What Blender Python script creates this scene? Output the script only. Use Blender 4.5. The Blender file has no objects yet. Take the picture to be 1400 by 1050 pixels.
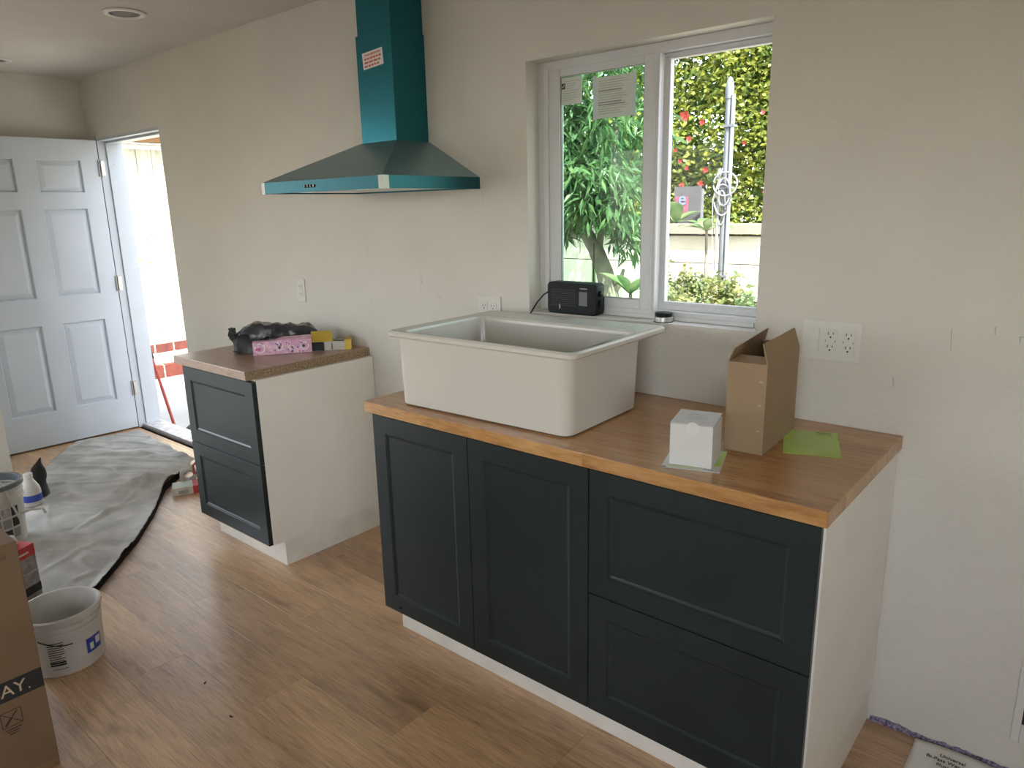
import bpy, bmesh, math, random
from mathutils import Vector, Matrix, noise
random.seed(7)
PI = math.pi
sc = bpy.context.scene
COL = sc.collection

# ------------------------------------------------------------------ camera
CAM = (0.4022, -2.1176, 1.5313)
YAW, PITCH, ROLL, FPX = 40.4067, -13.7567, -1.2536, 985.15
y_, p_, r_ = (math.radians(a) for a in (YAW, PITCH, ROLL))
fw = Vector((-math.sin(y_)*math.cos(p_), math.cos(y_)*math.cos(p_), math.sin(p_)))
rt = Vector((math.cos(y_), math.sin(y_), 0)); up = rt.cross(fw)
Rv = math.cos(r_)*rt + math.sin(r_)*up; Uv = -math.sin(r_)*rt + math.cos(r_)*up
cd = bpy.data.cameras.new('camera'); cd.sensor_width = 36; cd.lens = 36*FPX/1400; cd.clip_start = .02; cd.clip_end = 200
cam = bpy.data.objects.new('camera', cd); COL.objects.link(cam)
M = Matrix((Rv, Uv, -fw)).transposed().to_4x4(); M.translation = CAM
cam.matrix_world = M; sc.camera = cam

# ------------------------------------------------------------------ light
sc.view_settings.view_transform = 'Standard'; sc.view_settings.look = 'None'
sc.view_settings.gamma = 1; sc.view_settings.use_curve_mapping = False
sc.view_settings.exposure = 0.0
w = bpy.data.worlds.new('sky'); sc.world = w; w.use_nodes = True
wn = w.node_tree; bg = wn.nodes['Background']
sky = wn.nodes.new('ShaderNodeTexSky'); sky.sky_type = 'NISHITA'; sky.sun_disc = False
sky.sun_elevation = math.radians(52); sky.sun_rotation = math.radians(123)
hz = wn.nodes.new('ShaderNodeHueSaturation'); hz.inputs['Saturation'].default_value = .45
wn.links.new(sky.outputs[0], hz.inputs['Color']); wn.links.new(hz.outputs[0], bg.inputs[0]); bg.inputs[1].default_value = 1.25
SUN_DIR = Vector((.46, -.30, .84)).normalized()      # towards the sun
sd = bpy.data.lights.new('sun', 'SUN'); sd.energy = 24; sd.angle = .009; sd.color = (1, .95, .86)
so = bpy.data.objects.new('sun', sd); COL.objects.link(so); so.rotation_euler = SUN_DIR.to_track_quat('Z', 'Y').to_euler()
def area(name, loc, rot, sx, sy, power, color, portal=False):
    l = bpy.data.lights.new(name, 'AREA'); l.shape = 'RECTANGLE'; l.size = sx; l.size_y = sy; l.energy = power; l.color = color
    if portal: l.cycles.is_portal = True
    o = bpy.data.objects.new(name, l); COL.objects.link(o); o.location = loc; o.rotation_euler = rot
    return o
# sliding door daylight; rear and side fill lights added in invented openings, all aimed downwards
def aim(d): return Vector(d).to_track_quat('-Z', 'Y').to_euler()
area('daylight_sliding_door', (-5.20, -2.35, 1.12), aim((1, -.12, -.8)), 1.9, 1.85, 26, (.80, .91, 1.0))
area('added_rear_fill', (-3.05, -3.98, 1.5), aim((0, 1, -.9)), 1.2, 1.05, 3, (1.0, .96, .90))  # added fill light behind the camera, no window known there
area('added_rear_fill', (0.6, -3.98, 1.5), aim((-.1, 1, -.9)), 1.3, 1.0, 3, (1.0, .90, .76))
area('added_side_fill', (1.98, -2.75, 1.5), aim((-1, .1, -.9)), .85, 1.05, 2.2, (1.0, .88, .70))  # fill light added to brighten the cabinet sides, no window known here
area('daylight_kitchen_window', (-.868, .16, 1.59), (-PI/2, 0, 0), .87, .87, 1, (1, 1, 1), True)
area('daylight_doorway', (-4.59, .16, 1.02), (-PI/2, 0, 0), .92, 2.03, 1, (1, 1, 1), True)

# ------------------------------------------------------------------ materials
MATS = {}
def node(nt, t, **kw):
    n = nt.nodes.new(t)
    for k, v in kw.items(): setattr(n, k, v)
    return n
def mat(name, col, rough=.5, metal=0, var=.0, vscale=8, bump=0, bscale=200, spec=.5, coord='pos', rnd=0, trans=0, stretch=None, col2=None, bdist=.002):
    """procedural paint: base colour, slow noise variation towards col2, fine noise bump"""
    if name in MATS: return MATS[name]
    m = bpy.data.materials.new(name); m.use_nodes = True; nt = m.node_tree; b = nt.nodes['Principled BSDF']
    b.inputs['Base Color'].default_value = (*col, 1); b.inputs['Roughness'].default_value = rough
    b.inputs['Metallic'].default_value = metal; b.inputs['Specular IOR Level'].default_value = spec
    if trans: b.inputs['Transmission Weight'].default_value = trans
    L = nt.links.new
    g = node(nt, 'ShaderNodeNewGeometry') if coord == 'pos' else node(nt, 'ShaderNodeTexCoord')
    src = g.outputs['Position'] if coord == 'pos' else g.outputs['Object']
    if stretch:
        mp = node(nt, 'ShaderNodeMapping'); mp.inputs['Scale'].default_value = stretch; L(src, mp.inputs[0]); src = mp.outputs[0]
    out = None
    if var:
        n = node(nt, 'ShaderNodeTexNoise'); n.inputs['Scale'].default_value = vscale; n.inputs['Detail'].default_value = 5; L(src, n.inputs['Vector'])
        mx = node(nt, 'ShaderNodeMixRGB'); mx.inputs[1].default_value = (*[c*(1-var) for c in col], 1)
        mx.inputs[2].default_value = (*(col2 or [min(1, c*(1+var)) for c in col]), 1)
        cr = node(nt, 'ShaderNodeMapRange'); cr.inputs[1].default_value = .32; cr.inputs[2].default_value = .68; L(n.outputs[0], cr.inputs[0])
        L(cr.outputs[0], mx.inputs[0]); out = mx.outputs[0]
    if rnd:
        oi = node(nt, 'ShaderNodeObjectInfo'); h = node(nt, 'ShaderNodeHueSaturation')
        mr = node(nt, 'ShaderNodeMapRange'); mr.inputs[3].default_value = 1-rnd; mr.inputs[4].default_value = 1+rnd
        L(oi.outputs['Random'], mr.inputs[0]); L(mr.outputs[0], h.inputs['Value'])
        if out: L(out, h.inputs['Color'])
        else: h.inputs['Color'].default_value = (*col, 1)
        out = h.outputs[0]
    if out: L(out, b.inputs['Base Color'])
    if bump:
        n = node(nt, 'ShaderNodeTexNoise'); n.inputs['Scale'].default_value = bscale; n.inputs['Detail'].default_value = 4; L(src, n.inputs['Vector'])
        bp = node(nt, 'ShaderNodeBump'); bp.inputs['Strength'].default_value = bump; bp.inputs['Distance'].default_value = bdist
        L(n.outputs[0], bp.inputs['Height']); L(bp.outputs[0], b.inputs['Normal'])
    MATS[name] = m
    return m
def glassmat(name, tint, gloss=.06):
    m = bpy.data.materials.new(name); m.use_nodes = True; nt = m.node_tree; nt.nodes.remove(nt.nodes['Principled BSDF'])
    t = node(nt, 'ShaderNodeBsdfTransparent'); t.inputs[0].default_value = (*tint, 1)
    g = node(nt, 'ShaderNodeBsdfGlossy'); g.inputs['Roughness'].default_value = .02
    mx = node(nt, 'ShaderNodeMixShader'); fr = node(nt, 'ShaderNodeFresnel'); fr.inputs[0].default_value = 1.35
    ml = node(nt, 'ShaderNodeMath', operation='MULTIPLY'); ml.inputs[1].default_value = gloss*10
    L = nt.links.new; L(fr.outputs[0], ml.inputs[0]); L(ml.outputs[0], mx.inputs[0]); L(t.outputs[0], mx.inputs[1]); L(g.outputs[0], mx.inputs[2])
    L(mx.outputs[0], nt.nodes['Material Output'].inputs[0]); MATS[name] = m
    return m
def woodmat(name, c1, c2, c3, rough, plank=None, coat=0, rnd=.0, grain=1.0, axis='x', bump=.06):
    """grain streaks running along one axis; plank=(length,width) adds printed staves"""
    m = bpy.data.materials.new(name); m.use_nodes = True; nt = m.node_tree; b = nt.nodes['Principled BSDF']; L = nt.links.new
    g = node(nt, 'ShaderNodeNewGeometry'); oi = node(nt, 'ShaderNodeObjectInfo')
    sep = node(nt, 'ShaderNodeSeparateXYZ'); L(g.outputs['Position'], sep.inputs[0])
    add = node(nt, 'ShaderNodeMath', operation='MULTIPLY_ADD'); add.inputs[1].default_value = 37.0; L(oi.outputs['Random'], add.inputs[0])
    L(sep.outputs[2], add.inputs[2])
    comb = node(nt, 'ShaderNodeCombineXYZ'); L(sep.outputs[0], comb.inputs[0]); L(sep.outputs[1], comb.inputs[1]); L(add.outputs[0], comb.inputs[2])
    src = comb.outputs[0]; stave = None
    if plank:
        br = node(nt, 'ShaderNodeTexBrick'); br.offset = .37; br.inputs['Scale'].default_value = 1
        br.inputs['Brick Width'].default_value = plank[0]; br.inputs['Row Height'].default_value = plank[1]; br.inputs['Mortar Size'].default_value = 0
        br.inputs['Color1'].default_value = (0, 0, 0, 1); br.inputs['Color2'].default_value = (1, 1, 1, 1); br.inputs['Bias'].default_value = 0
        L(g.outputs['Position'], br.inputs['Vector']); stave = br.outputs[0]
        va = node(nt, 'ShaderNodeVectorMath', operation='MULTIPLY_ADD'); va.inputs[1].default_value = (3, 3, 9); L(stave, va.inputs[0]); L(src, va.inputs[2]); src = va.outputs[0]
    def streak(scale, st, detail=6, dist=0):
        mp = node(nt, 'ShaderNodeMapping'); mp.inputs['Scale'].default_value = st; L(src, mp.inputs[0])
        n = node(nt, 'ShaderNodeTexNoise'); n.inputs['Scale'].default_value = scale; n.inputs['Detail'].default_value = detail; n.inputs['Distortion'].default_value = dist
        L(mp.outputs[0], n.inputs['Vector']); return n.outputs[0]
    s = (1.2, 16, 6) if axis == 'x' else (16, 1.2, 6)
    a = streak(3*grain, s, 8, .6); c = streak(14*grain, (s[0]*.8, s[1]*1.3, s[2]), 4); bl = streak(1.3, (1, 3, 3) if axis == 'x' else (3, 1, 3), 4)
    cr = node(nt, 'ShaderNodeValToRGB'); e = cr.color_ramp.elements; e[0].position = .33; e[0].color = (*c1, 1); e[1].position = .67; e[1].color = (*c3, 1)
    e2 = cr.color_ramp.elements.new(.5); e2.color = (*c2, 1)
    mx = node(nt, 'ShaderNodeMath', operation='MULTIPLY_ADD'); mx.inputs[1].default_value = .45; L(c, mx.inputs[0])
    m2 = node(nt, 'ShaderNodeMath', operation='MULTIPLY_ADD'); m2.inputs[1].default_value = .35; L(a, m2.inputs[0]); 
    m3 = node(nt, 'ShaderNodeMath', operation='MULTIPLY'); m3.inputs[1].default_value = .3; L(bl, m3.inputs[0]); L(m3.outputs[0], m2.inputs[2]); L(m2.outputs[0], mx.inputs[2])
    sb = node(nt, 'ShaderNodeMath', operation='SUBTRACT'); sb.inputs[1].default_value = .05; L(mx.outputs[0], sb.inputs[0]); L(sb.outputs[0], cr.inputs[0])
    col = cr.outputs[0]
    h = node(nt, 'ShaderNodeHueSaturation'); L(col, h.inputs['Color']); mr = node(nt, 'ShaderNodeMapRange'); mr.inputs[3].default_value = 1-rnd; mr.inputs[4].default_value = 1+rnd
    L(stave if stave else oi.outputs['Random'], mr.inputs[0]); L(mr.outputs[0], h.inputs['Value']); fin = h.outputs[0]
    if coat:
        kk = streak(2.6, (1.1, 5.5, 5), 5, .4); km = node(nt, 'ShaderNodeMapRange'); km.inputs[1].default_value = .57; km.inputs[2].default_value = .74; km.inputs[4].default_value = .62; L(kk, km.inputs[0])
        kx = node(nt, 'ShaderNodeMixRGB'); kx.inputs[2].default_value = (c1[0]*.55, c1[1]*.5, c1[2]*.5, 1); L(km.outputs[0], kx.inputs[0]); L(fin, kx.inputs[1]); fin = kx.outputs[0]
    L(fin, b.inputs['Base Color'])
    b.inputs['Roughness'].default_value = rough; b.inputs['Specular IOR Level'].default_value = 1.0; b.inputs['Coat Weight'].default_value = coat; b.inputs['Coat Roughness'].default_value = .34
    bp = node(nt, 'ShaderNodeBump'); bp.inputs['Strength'].default_value = bump; bp.inputs['Distance'].default_value = .002; L(c, bp.inputs['Height']); L(bp.outputs[0], b.inputs['Normal'])
    MATS[name] = m
    return m

WALL = mat('wall_paint', (.68, .645, .575), .85, var=.03, vscale=2.5, bump=.55, bscale=95, bdist=.004)
CEIL = mat('ceiling_texture', (.68, .65, .59), .95, var=.04, vscale=3, bump=.9, bscale=130, bdist=.006)
TRIM = mat('white_trim_paint', (.50, .53, .57), .4, var=.03, vscale=6, bump=.05)
DOORP = mat('white_door_paint', (.56, .60, .66), .38, var=.03, vscale=4, bump=.04, bscale=300)
VINYL = mat('white_vinyl', (.64, .645, .65), .35, var=.02, bump=.03)
PLATE = mat('white_plastic_plate', (.70, .68, .63), .35, var=.02)
MELA = mat('white_melamine', (.84, .795, .71), .5, var=.03, vscale=5, bump=.03)
KICK = mat('white_plinth', (.80, .76, .67), .5, var=.06, vscale=9, bump=.04)
GREEN = mat('dark_green_lacquer', (.0105, .0195, .020), .38, var=.16, vscale=6, bump=.03, bscale=60, spec=.45)
CHIP = mat('raw_chipboard', (.30, .21, .13), .9, var=.55, vscale=160, bump=.4, bscale=250)
CERAM = mat('white_fireclay', (.64, .605, .535), .12, var=.02, vscale=3, spec=.6)
DARK = mat('black_plastic', (.005, .006, .008), .45, var=.2, spec=.25)
DARKM = mat('matte_dark', (.02, .02, .02), .8, var=.2)
SCREEN = mat('grey_display', (.16, .17, .18), .2, var=.05)
STEEL = mat('brushed_steel', (.62, .62, .60), .3, metal=1, var=.05, vscale=60)
HINGE = mat('satin_nickel', (.50, .49, .46), .4, metal=.8, var=.05)
CARD = mat('brown_cardboard', (.33, .225, .13), .8, var=.06, vscale=7, bump=.12, bscale=90)
CARD2 = mat('tan_cardboard', (.20, .122, .063), .8, var=.06, vscale=7, bump=.12, bscale=90)
CARDIN = mat('cardboard_inside', (.22, .17, .12), .85, var=.1)
WHITEC = mat('white_carton', (.66, .64, .61), .55, var=.02)
PAPER = mat('white_paper', (.68, .67, .63), .7, var=.02)
INK = mat('black_ink', (.02, .02, .02), .6, var=.1)
GREYINK = mat('grey_print', (.30, .30, .28), .7, var=.1)
LIME = mat('lime_green_print', (0.475, 0.650, 0.125), .32, var=.1, vscale=12)
REDP = mat('red_print', (.55, .05, .06), .5, var=.1)
BLUEP = mat('blue_print', (.03, .07, .38), .5, var=.1)
PINK = mat('pink_print', (.80, .36, .58), .45, var=.2, vscale=25, col2=(.90, .60, .74))
YELLOW = mat('yellow_card', (.62, .42, .05), .5, var=.08)
BAG = mat('black_polythene', (.040, .043, .048), .24, var=.10, vscale=9, bump=.08, bscale=30, bdist=.01)
TARP = mat('grey_canvas', (.45, .43, .385), .9, var=.22, vscale=7, bump=.35, bscale=300, bdist=.002)
BUCKETM = mat('white_pail_plastic', (.62, .59, .53), .42, var=.08, vscale=14)
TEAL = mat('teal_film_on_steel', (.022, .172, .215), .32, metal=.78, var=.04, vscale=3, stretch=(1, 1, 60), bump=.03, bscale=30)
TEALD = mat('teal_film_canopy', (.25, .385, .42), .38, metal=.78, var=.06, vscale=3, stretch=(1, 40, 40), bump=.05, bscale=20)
SILVER = mat('bare_steel_corner', (.45, .43, .38), .45, metal=.4, var=.05)
STICK = mat('sticker_paper', (.80, .74, .70), .6, var=.02)
PURPLE = mat('purple_board', (.17, .11, .26), .9, var=.7, vscale=130, bump=.5, bscale=150, col2=(.42, .36, .50))
SMUDGE = mat('pencil_grey', (.45, .43, .40), .9, var=.2)
FLOORW = woodmat('laminate_floor', (.25, .130, .055), (.54, .318, .150), (.74, .48, .26), .38, coat=.8, rnd=.11, bump=.22)
TOPW = woodmat('oak_worktop', (.28, .122, .036), (.46, .228, .078), (.56, .318, .125), .25, plank=(.62, .043), rnd=.12, grain=1.3, bump=.03)
TOPWL = woodmat('oak_worktop_pale', (.27, .165, .105), (.41, .27, .185), (.51, .35, .25), .30, plank=(.62, .043), rnd=.10, grain=1.3, bump=.03)
GLASS = glassmat('clear_glass', (.97, .97, .96), .025)
GLASSG = glassmat('tinted_double_glass', (.79, .90, .83), .05)

# ------------------------------------------------------------------ mesh helpers
class MB:
    def __init__(s): s.v = []; s.f = []
    def add(s, vs, fs):
        o = len(s.v); s.v += [Vector(p) for p in vs]; s.f += [[i+o for i in f] for f in fs]; return s
    def box(s, x0, x1, y0, y1, z0, z1):
        vs = [(x, y, z) for z in (z0, z1) for y in (y0, y1) for x in (x0, x1)]
        return s.add(vs, [(0, 2, 3, 1), (4, 5, 7, 6), (0, 1, 5, 4), (2, 6, 7, 3), (0, 4, 6, 2), (1, 3, 7, 5)])
    def quad(s, a, b, c, d): return s.add([a, b, c, d], [(0, 1, 2, 3)])
    def ring(s, loops, close=True, cap0=False, cap1=False):
        n = len(loops[0]); vs = [p for l in loops for p in l]; fs = []
        for k in range(len(loops)-1):
            for i in range(n if close else n-1):
                j = (i+1) % n; fs.append((k*n+i, k*n+j, (k+1)*n+j, (k+1)*n+i))
        if cap0: fs.append(tuple(range(n-1, -1, -1)))
        if cap1: fs.append(tuple((len(loops)-1)*n+i for i in range(n)))
        return s.add(vs, fs)
    def lathe(s, prof, c=(0, 0, 0), n=32, cap0=True, cap1=True, axis='z'):
        loops = []
        for r, z in prof:
            l = []
            for i in range(n):
                a = 2*PI*i/n; p = (r*math.cos(a), r*math.sin(a), z)
                if axis == 'y': p = (p[0], p[2], -p[1])
                if axis == 'x': p = (p[2], p[0], p[1])
                l.append((p[0]+c[0], p[1]+c[1], p[2]+c[2]))
            loops.append(l)
        return s.ring(loops, True, cap0, cap1)
    def tube(s, pts, r, n=8, r1=None):
        pts = [Vector(p) for p in pts]; loops = []
        for k, p in enumerate(pts):
            t = (pts[min(k+1, len(pts)-1)]-pts[max(k-1, 0)]).normalized()
            a = t.cross(Vector((0, 0, 1)));
            if a.length < .05: a = t.cross(Vector((1, 0, 0)))
            a.normalize(); b = t.cross(a)
            rr = r if r1 is None else r+(r1-r)*k/(len(pts)-1)
            loops.append([p+rr*(math.cos(2*PI*i/n)*a+math.sin(2*PI*i/n)*b) for i in range(n)])
        return s.ring(loops, True, True, True)
    def prism(s, outline, z0, z1):
        n = len(outline)
        return s.ring([[(x, y, z0) for x, y in outline], [(x, y, z1) for x, y in outline]], True, True, True)
    def xform(s, mtx): s.v = [mtx @ p for p in s.v]; return s
    def build(s, name, m, parent=None, smooth=False, bevel=0, seg=2, loc=None, fix=True):
        me = bpy.data.meshes.new(name); me.from_pydata([tuple(p) for p in s.v], [], s.f)
        if fix:
            bm = bmesh.new(); bm.from_mesh(me); bmesh.ops.recalc_face_normals(bm, faces=bm.faces); bm.to_mesh(me); bm.free()
        me.materials.append(m)
        o = bpy.data.objects.new(name, me); COL.objects.link(o)
        if parent:
            o.parent = parent
            if loc is None:                       # geometry given in world coordinates
                inv = world_of(parent).inverted()
                me.transform(inv)
        if loc is not None: o.location = loc
        if smooth:
            for p in me.polygons: p.use_smooth = True
            try: me.set_sharp_from_angle(angle=math.radians(40))
            except Exception: pass
        if bevel:
            b = o.modifiers.new('edge', 'BEVEL'); b.width = bevel; b.segments = seg; b.limit_method = 'ANGLE'; b.angle_limit = math.radians(50)
        return o
def world_of(o):
    m = Matrix.LocRotScale(o.location, o.rotation_euler, o.scale)
    return world_of(o.parent) @ m if o.parent else m
def tag(o, label=None, cat=None, group=None, kind=None):
    for k, v in (('label', label), ('category', cat), ('group', group), ('kind', kind)):
        if v: o[k] = v
    return o
def thing(name, label, cat, loc=(0, 0, 0), rz=0, group=None):
    o = bpy.data.objects.new(name, None); COL.objects.link(o); o.empty_display_size = .05
    o.location = loc; o.rotation_euler = (0, 0, rz); return tag(o, label, cat, group)
def struct(o): o['kind'] = 'structure'; return o
def B(x0, x1, y0, y1, z0, z1): return MB().box(x0, x1, y0, y1, z0, z1)
def frame(o, c, rz):      # helper matrix: local -> world for a thing placed at c with rotation rz
    return Matrix.Translation(c) @ Matrix.Rotation(rz, 4, 'Z')
def text(name, body, size, mtx, m, parent, align='CENTER', ext=.0004, bold=False):
    cu = bpy.data.curves.new('t', 'FONT'); cu.body = body; cu.size = size; cu.align_x = align; cu.align_y = 'CENTER'; cu.extrude = ext
    if bold: cu.offset = size*.018
    t = bpy.data.objects.new('t', cu); COL.objects.link(t)
    bpy.context.view_layer.update()
    me = bpy.data.meshes.new_from_object(t.evaluated_get(bpy.context.evaluated_depsgraph_get()))
    bpy.data.objects.remove(t); me.materials.clear(); me.materials.append(m)
    me.transform(mtx)
    o = bpy.data.objects.new(name, me); COL.objects.link(o)
    if parent: o.parent = parent; me.transform(world_of(parent).inverted())
    return o
def axes(origin, xd, yd):
    xd = Vector(xd).normalized(); yd = Vector(yd); zd = xd.cross(yd).normalized(); yd = zd.cross(xd)
    m = Matrix((xd, yd, zd)).transposed().to_4x4(); m.translation = origin; return m
def rrect(hw, hd, r, cx=0, cy=0, z=0, n=6):
    pts = []
    for k, (sx, sy) in enumerate(((1, 1), (-1, 1), (-1, -1), (1, -1))):
        for i in range(n+1):
            a = PI/2*k+PI/2*i/n
            pts.append((cx+sx*(hw-r)+r*math.cos(a), cy+sy*(hd-r)+r*math.sin(a), z))
    return pts

# ------------------------------------------------------------------ the room
X0, X1, Y1, ZC = -5.20, 2.0, -4.0, 2.432
T = .14
DX0, DX1, DZ = -5.05, -4.125, 2.045          # doorway
WX0, WX1, WZ0, WZ1 = -1.305, -.43, 1.15, 2.027   # window opening

fl = struct(B(X0-T, X1+T, Y1-T, T, -.10, -.012).build('floor', mat('subfloor', (.05, .03, .02), .9, var=.1)))
PLW, PLL = .192, 1.22
plank_me = None; cache = {}
def plank(xa, xb, ya, yb):
    key = (round(xb-xa, 3), round(yb-ya, 3))
    if key not in cache:
        o = MB().box(0, xb-xa, 0, yb-ya, -.012, 0).build('plank', FLOORW, fl, bevel=0, loc=(xa, ya, 0)); cache[key] = o.data
        bm = bmesh.new(); bm.from_mesh(o.data)
        te = [e for e in bm.edges if all(abs(v.co.z) < 1e-6 for v in e.verts)]
        bmesh.ops.bevel(bm, geom=te, offset=.0004, segments=1, affect='EDGES'); bm.to_mesh(o.data); bm.free()
    else:
        o = bpy.data.objects.new('plank', cache[key]); COL.objects.link(o); o.parent = fl; o.location = (xa, ya, 0)
rows = int((0-Y1)/PLW)+1
for r in range(rows):
    yb = -r*PLW; ya = max(Y1, yb-PLW+.0006)
    x = X0 - PLL*((r*.37+.15) % 1.0)
    while x < X1:
        a, b = max(x, X0), min(x+PLL-.0006, X1)
        if b-a > .02: plank(a, b, ya, yb)
        x += PLL

struct(B(X0-T, X1+T, Y1-T, T, ZC, ZC+.12).build('ceiling', CEIL))
struct(B(X0-T, X1+1.3, Y1-1.4, T, ZC+.12, ZC+.20).build('sun_block_roof', mat('sun_block_deck', (.30, .27, .24), .9, var=.1)))  # unseen overhanging slab added to keep sun out of the room openings
wb = MB()
wb.box(X0-T, DX0-.03, 0, T, 0, ZC); wb.box(DX0-.03, DX1, 0, T, DZ, ZC); wb.box(DX1, WX0, 0, T, 0, ZC)
wb.box(WX0, WX1, 0, T, 0, WZ0); wb.box(WX0, WX1, 0, T, WZ1, ZC); wb.box(WX1, X1+T, 0, T, 0, ZC)
wall_back = struct(wb.build('wall_back', WALL))
wf = MB(); wf.box(X0-T, X0, -1.35, 0, 0, ZC); wf.box(X0-T, X0, Y1-T, -3.35, 0, ZC); wf.box(X0-T, X0, -3.35, -1.35, 2.1, ZC)
struct(wf.build('wall_far', WALL))
ws = MB(); ws.box(X1, X1+T, Y1-T, -3.2, 0, ZC); ws.box(X1, X1+T, -2.3, 0, 0, ZC); ws.box(X1, X1+T, -3.2, -2.3, 0, .95); ws.box(X1, X1+T, -3.2, -2.3, 2.05, ZC)
struct(ws.build('wall_side', WALL))
wr = MB(); wr.box(X0, -3.7, Y1-T, Y1, 0, ZC); wr.box(-3.7, -2.4, Y1-T, Y1, 2.05, ZC); wr.box(-3.7, -2.4, Y1-T, Y1, 0, .95); wr.box(-2.4, -.1, Y1-T, Y1, 0, ZC)
wr.box(-.1, 1.3, Y1-T, Y1, 0, .95); wr.box(-.1, 1.3, Y1-T, Y1, 2.05, ZC); wr.box(1.3, X1, Y1-T, Y1, 0, ZC)
struct(wr.build('wall_rear', WALL))
struct(B(X0, -4.18, -1.20, -1.035, 0, ZC).build('wall_partition', WALL))

# drywall joints and pencil marks on the window wall
def mark(xa, za, xb, zb, wd, m=SMUDGE):
    d = Vector((xb-xa, 0, zb-za)).normalized(); n = Vector((-d.z, 0, d.x))*wd/2
    a, b = Vector((xa, -.0004, za)), Vector((xb, -.0004, zb))
    mb = MB(); mb.ring([[a-n, a+n, b+n*.6, b-n*.6], [p+Vector((0, .0006, 0)) for p in (a-n, a+n, b+n*.6, b-n*.6)]], True, True, True)
    return mb.build('pencil_mark', m, wall_back)
SEAM = mat('joint_line', (.60, .58, .54), .9, var=.1)
for a in ((-.041, 1.063, -.038, 1.033, .004), (.082, 1.205, .086, 1.148, .0022), (.175, 1.219, .176, 1.199, .003), (.226, 1.197, .236, 1.20, .002), (.228, 1.199, .229, 1.182, .002), (.236, 1.20, .243, 1.186, .002), (-1.897, 1.247, -1.896, 1.225, .003),
          (-1.80, 1.172, -1.776, 1.171, .002), (-1.53, 1.60, -1.528, 1.55, .002), (-1.79, 1.72, -1.77, 1.722, .0015)):
    mark(*a)
for a in ((.0, .798, .40, .795, .0015), (-2.243, 1.42, -2.243, .905, .002), (-1.90, 1.30, -1.905, 1.10, .0014)):
    mark(*a, m=SEAM)
# exposed purple board at the foot of the wall
pb = MB(); n = 140; lo = []; hi = []
for i in range(n+1):
    x = -.006+.62*i/n
    h = .016+.014*noise.noise((x*9, 0, 3))+.004*noise.noise((x*60, 1, 3))+.010*max(0, math.sin((x-.12)*11))*(.5+.5*noise.noise((x*35, 5, 1)))
    lo.append((x, h))
for i in range(n):
    (xa, ha), (xb, hb) = lo[i], lo[i+1]; ha = max(.004, ha); hb = max(.004, hb)
    pb.add([(xa, -.0025, 0), (xb, -.0025, 0), (xb, -.0025, hb), (xa, -.0025, ha), (xa, .001, 0), (xb, .001, 0), (xb, .001, hb+.002), (xa, .001, ha+.002)], [(0, 1, 2, 3), (3, 2, 6, 7), (0, 4, 5, 1)])
struct(pb.build('trim_1', PURPLE, fix=False))

# ------------------------------------------------------------------ window
win = struct(thing('window_1', None, None, (0, 0, 0)))
def rect_frame(x0, x1, z0, z1, t, y0, y1, name, m, parent, ts=None, bevel=.002):
    l, r_2, b_, t_ = ts or (t, t, t, t)
    mb = MB(); mb.box(x0, x0+l, y0, y1, z0, z1); mb.box(x1-r_2, x1, y0, y1, z0, z1); mb.box(x0+l, x1-r_2, y0, y1, z0, z0+b_); mb.box(x0+l, x1-r_2, y0, y1, z1-t_, z1)
    return mb.build(name, m, parent, bevel=bevel)
rect_frame(WX0, WX1, WZ0, WZ1, .03, .068, .138, 'outer_frame', VINYL, win, (.026, .02, .030, .030))
rect_frame(WX0+.026, WX1-.02, WZ0+.030, WZ1-.030, .012, .096, .136, 'track', VINYL, win, (.012, .012, .018, .012))
B(WX0+.030, WX0+.048, .062, .070, WZ0+.012, WZ1-.022).build('jamb_strip', VINYL, win, bevel=.001)
rect_frame(-1.258, -.834, WZ0+.016, WZ1-.022, .04, .070, .094, 'sliding_sash', VINYL, win, (.048, .038, .045, .032), .003)
rect_frame(-1.213, -.869, WZ0+.058, WZ1-.050, .006, .074, .086, 'sash_bead', mat('grey_seal', (.25, .26, .26), .5, var=.05), win, None, .001)
B(-1.210, -.872, .079, .085, WZ0+.061, WZ1-.054).build('sash_glass', GLASSG, win)
B(-.834, -.813, .066, .100, WZ0+.018, WZ1-.028).build('meeting_stile', VINYL, win, bevel=.003)
B(-.826, -.822, .064, .067, WZ0+.03, WZ1-.04).build('stile_groove', VINYL, win)
rect_frame(-.815, WX1-.018, WZ0+.036, WZ1-.030, .02, .100, .124, 'fixed_sash', VINYL, win, (.022, .022, .022, .018), .002)
B(-.793, WX1-.04, .110, .116, WZ0+.058, WZ1-.048).build('fixed_glass', GLASS, win)
B(-1.258, -.46, .062, .070, WZ0+.001, WZ0+.014).build('sill_lip', VINYL, win, bevel=.001)

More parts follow.
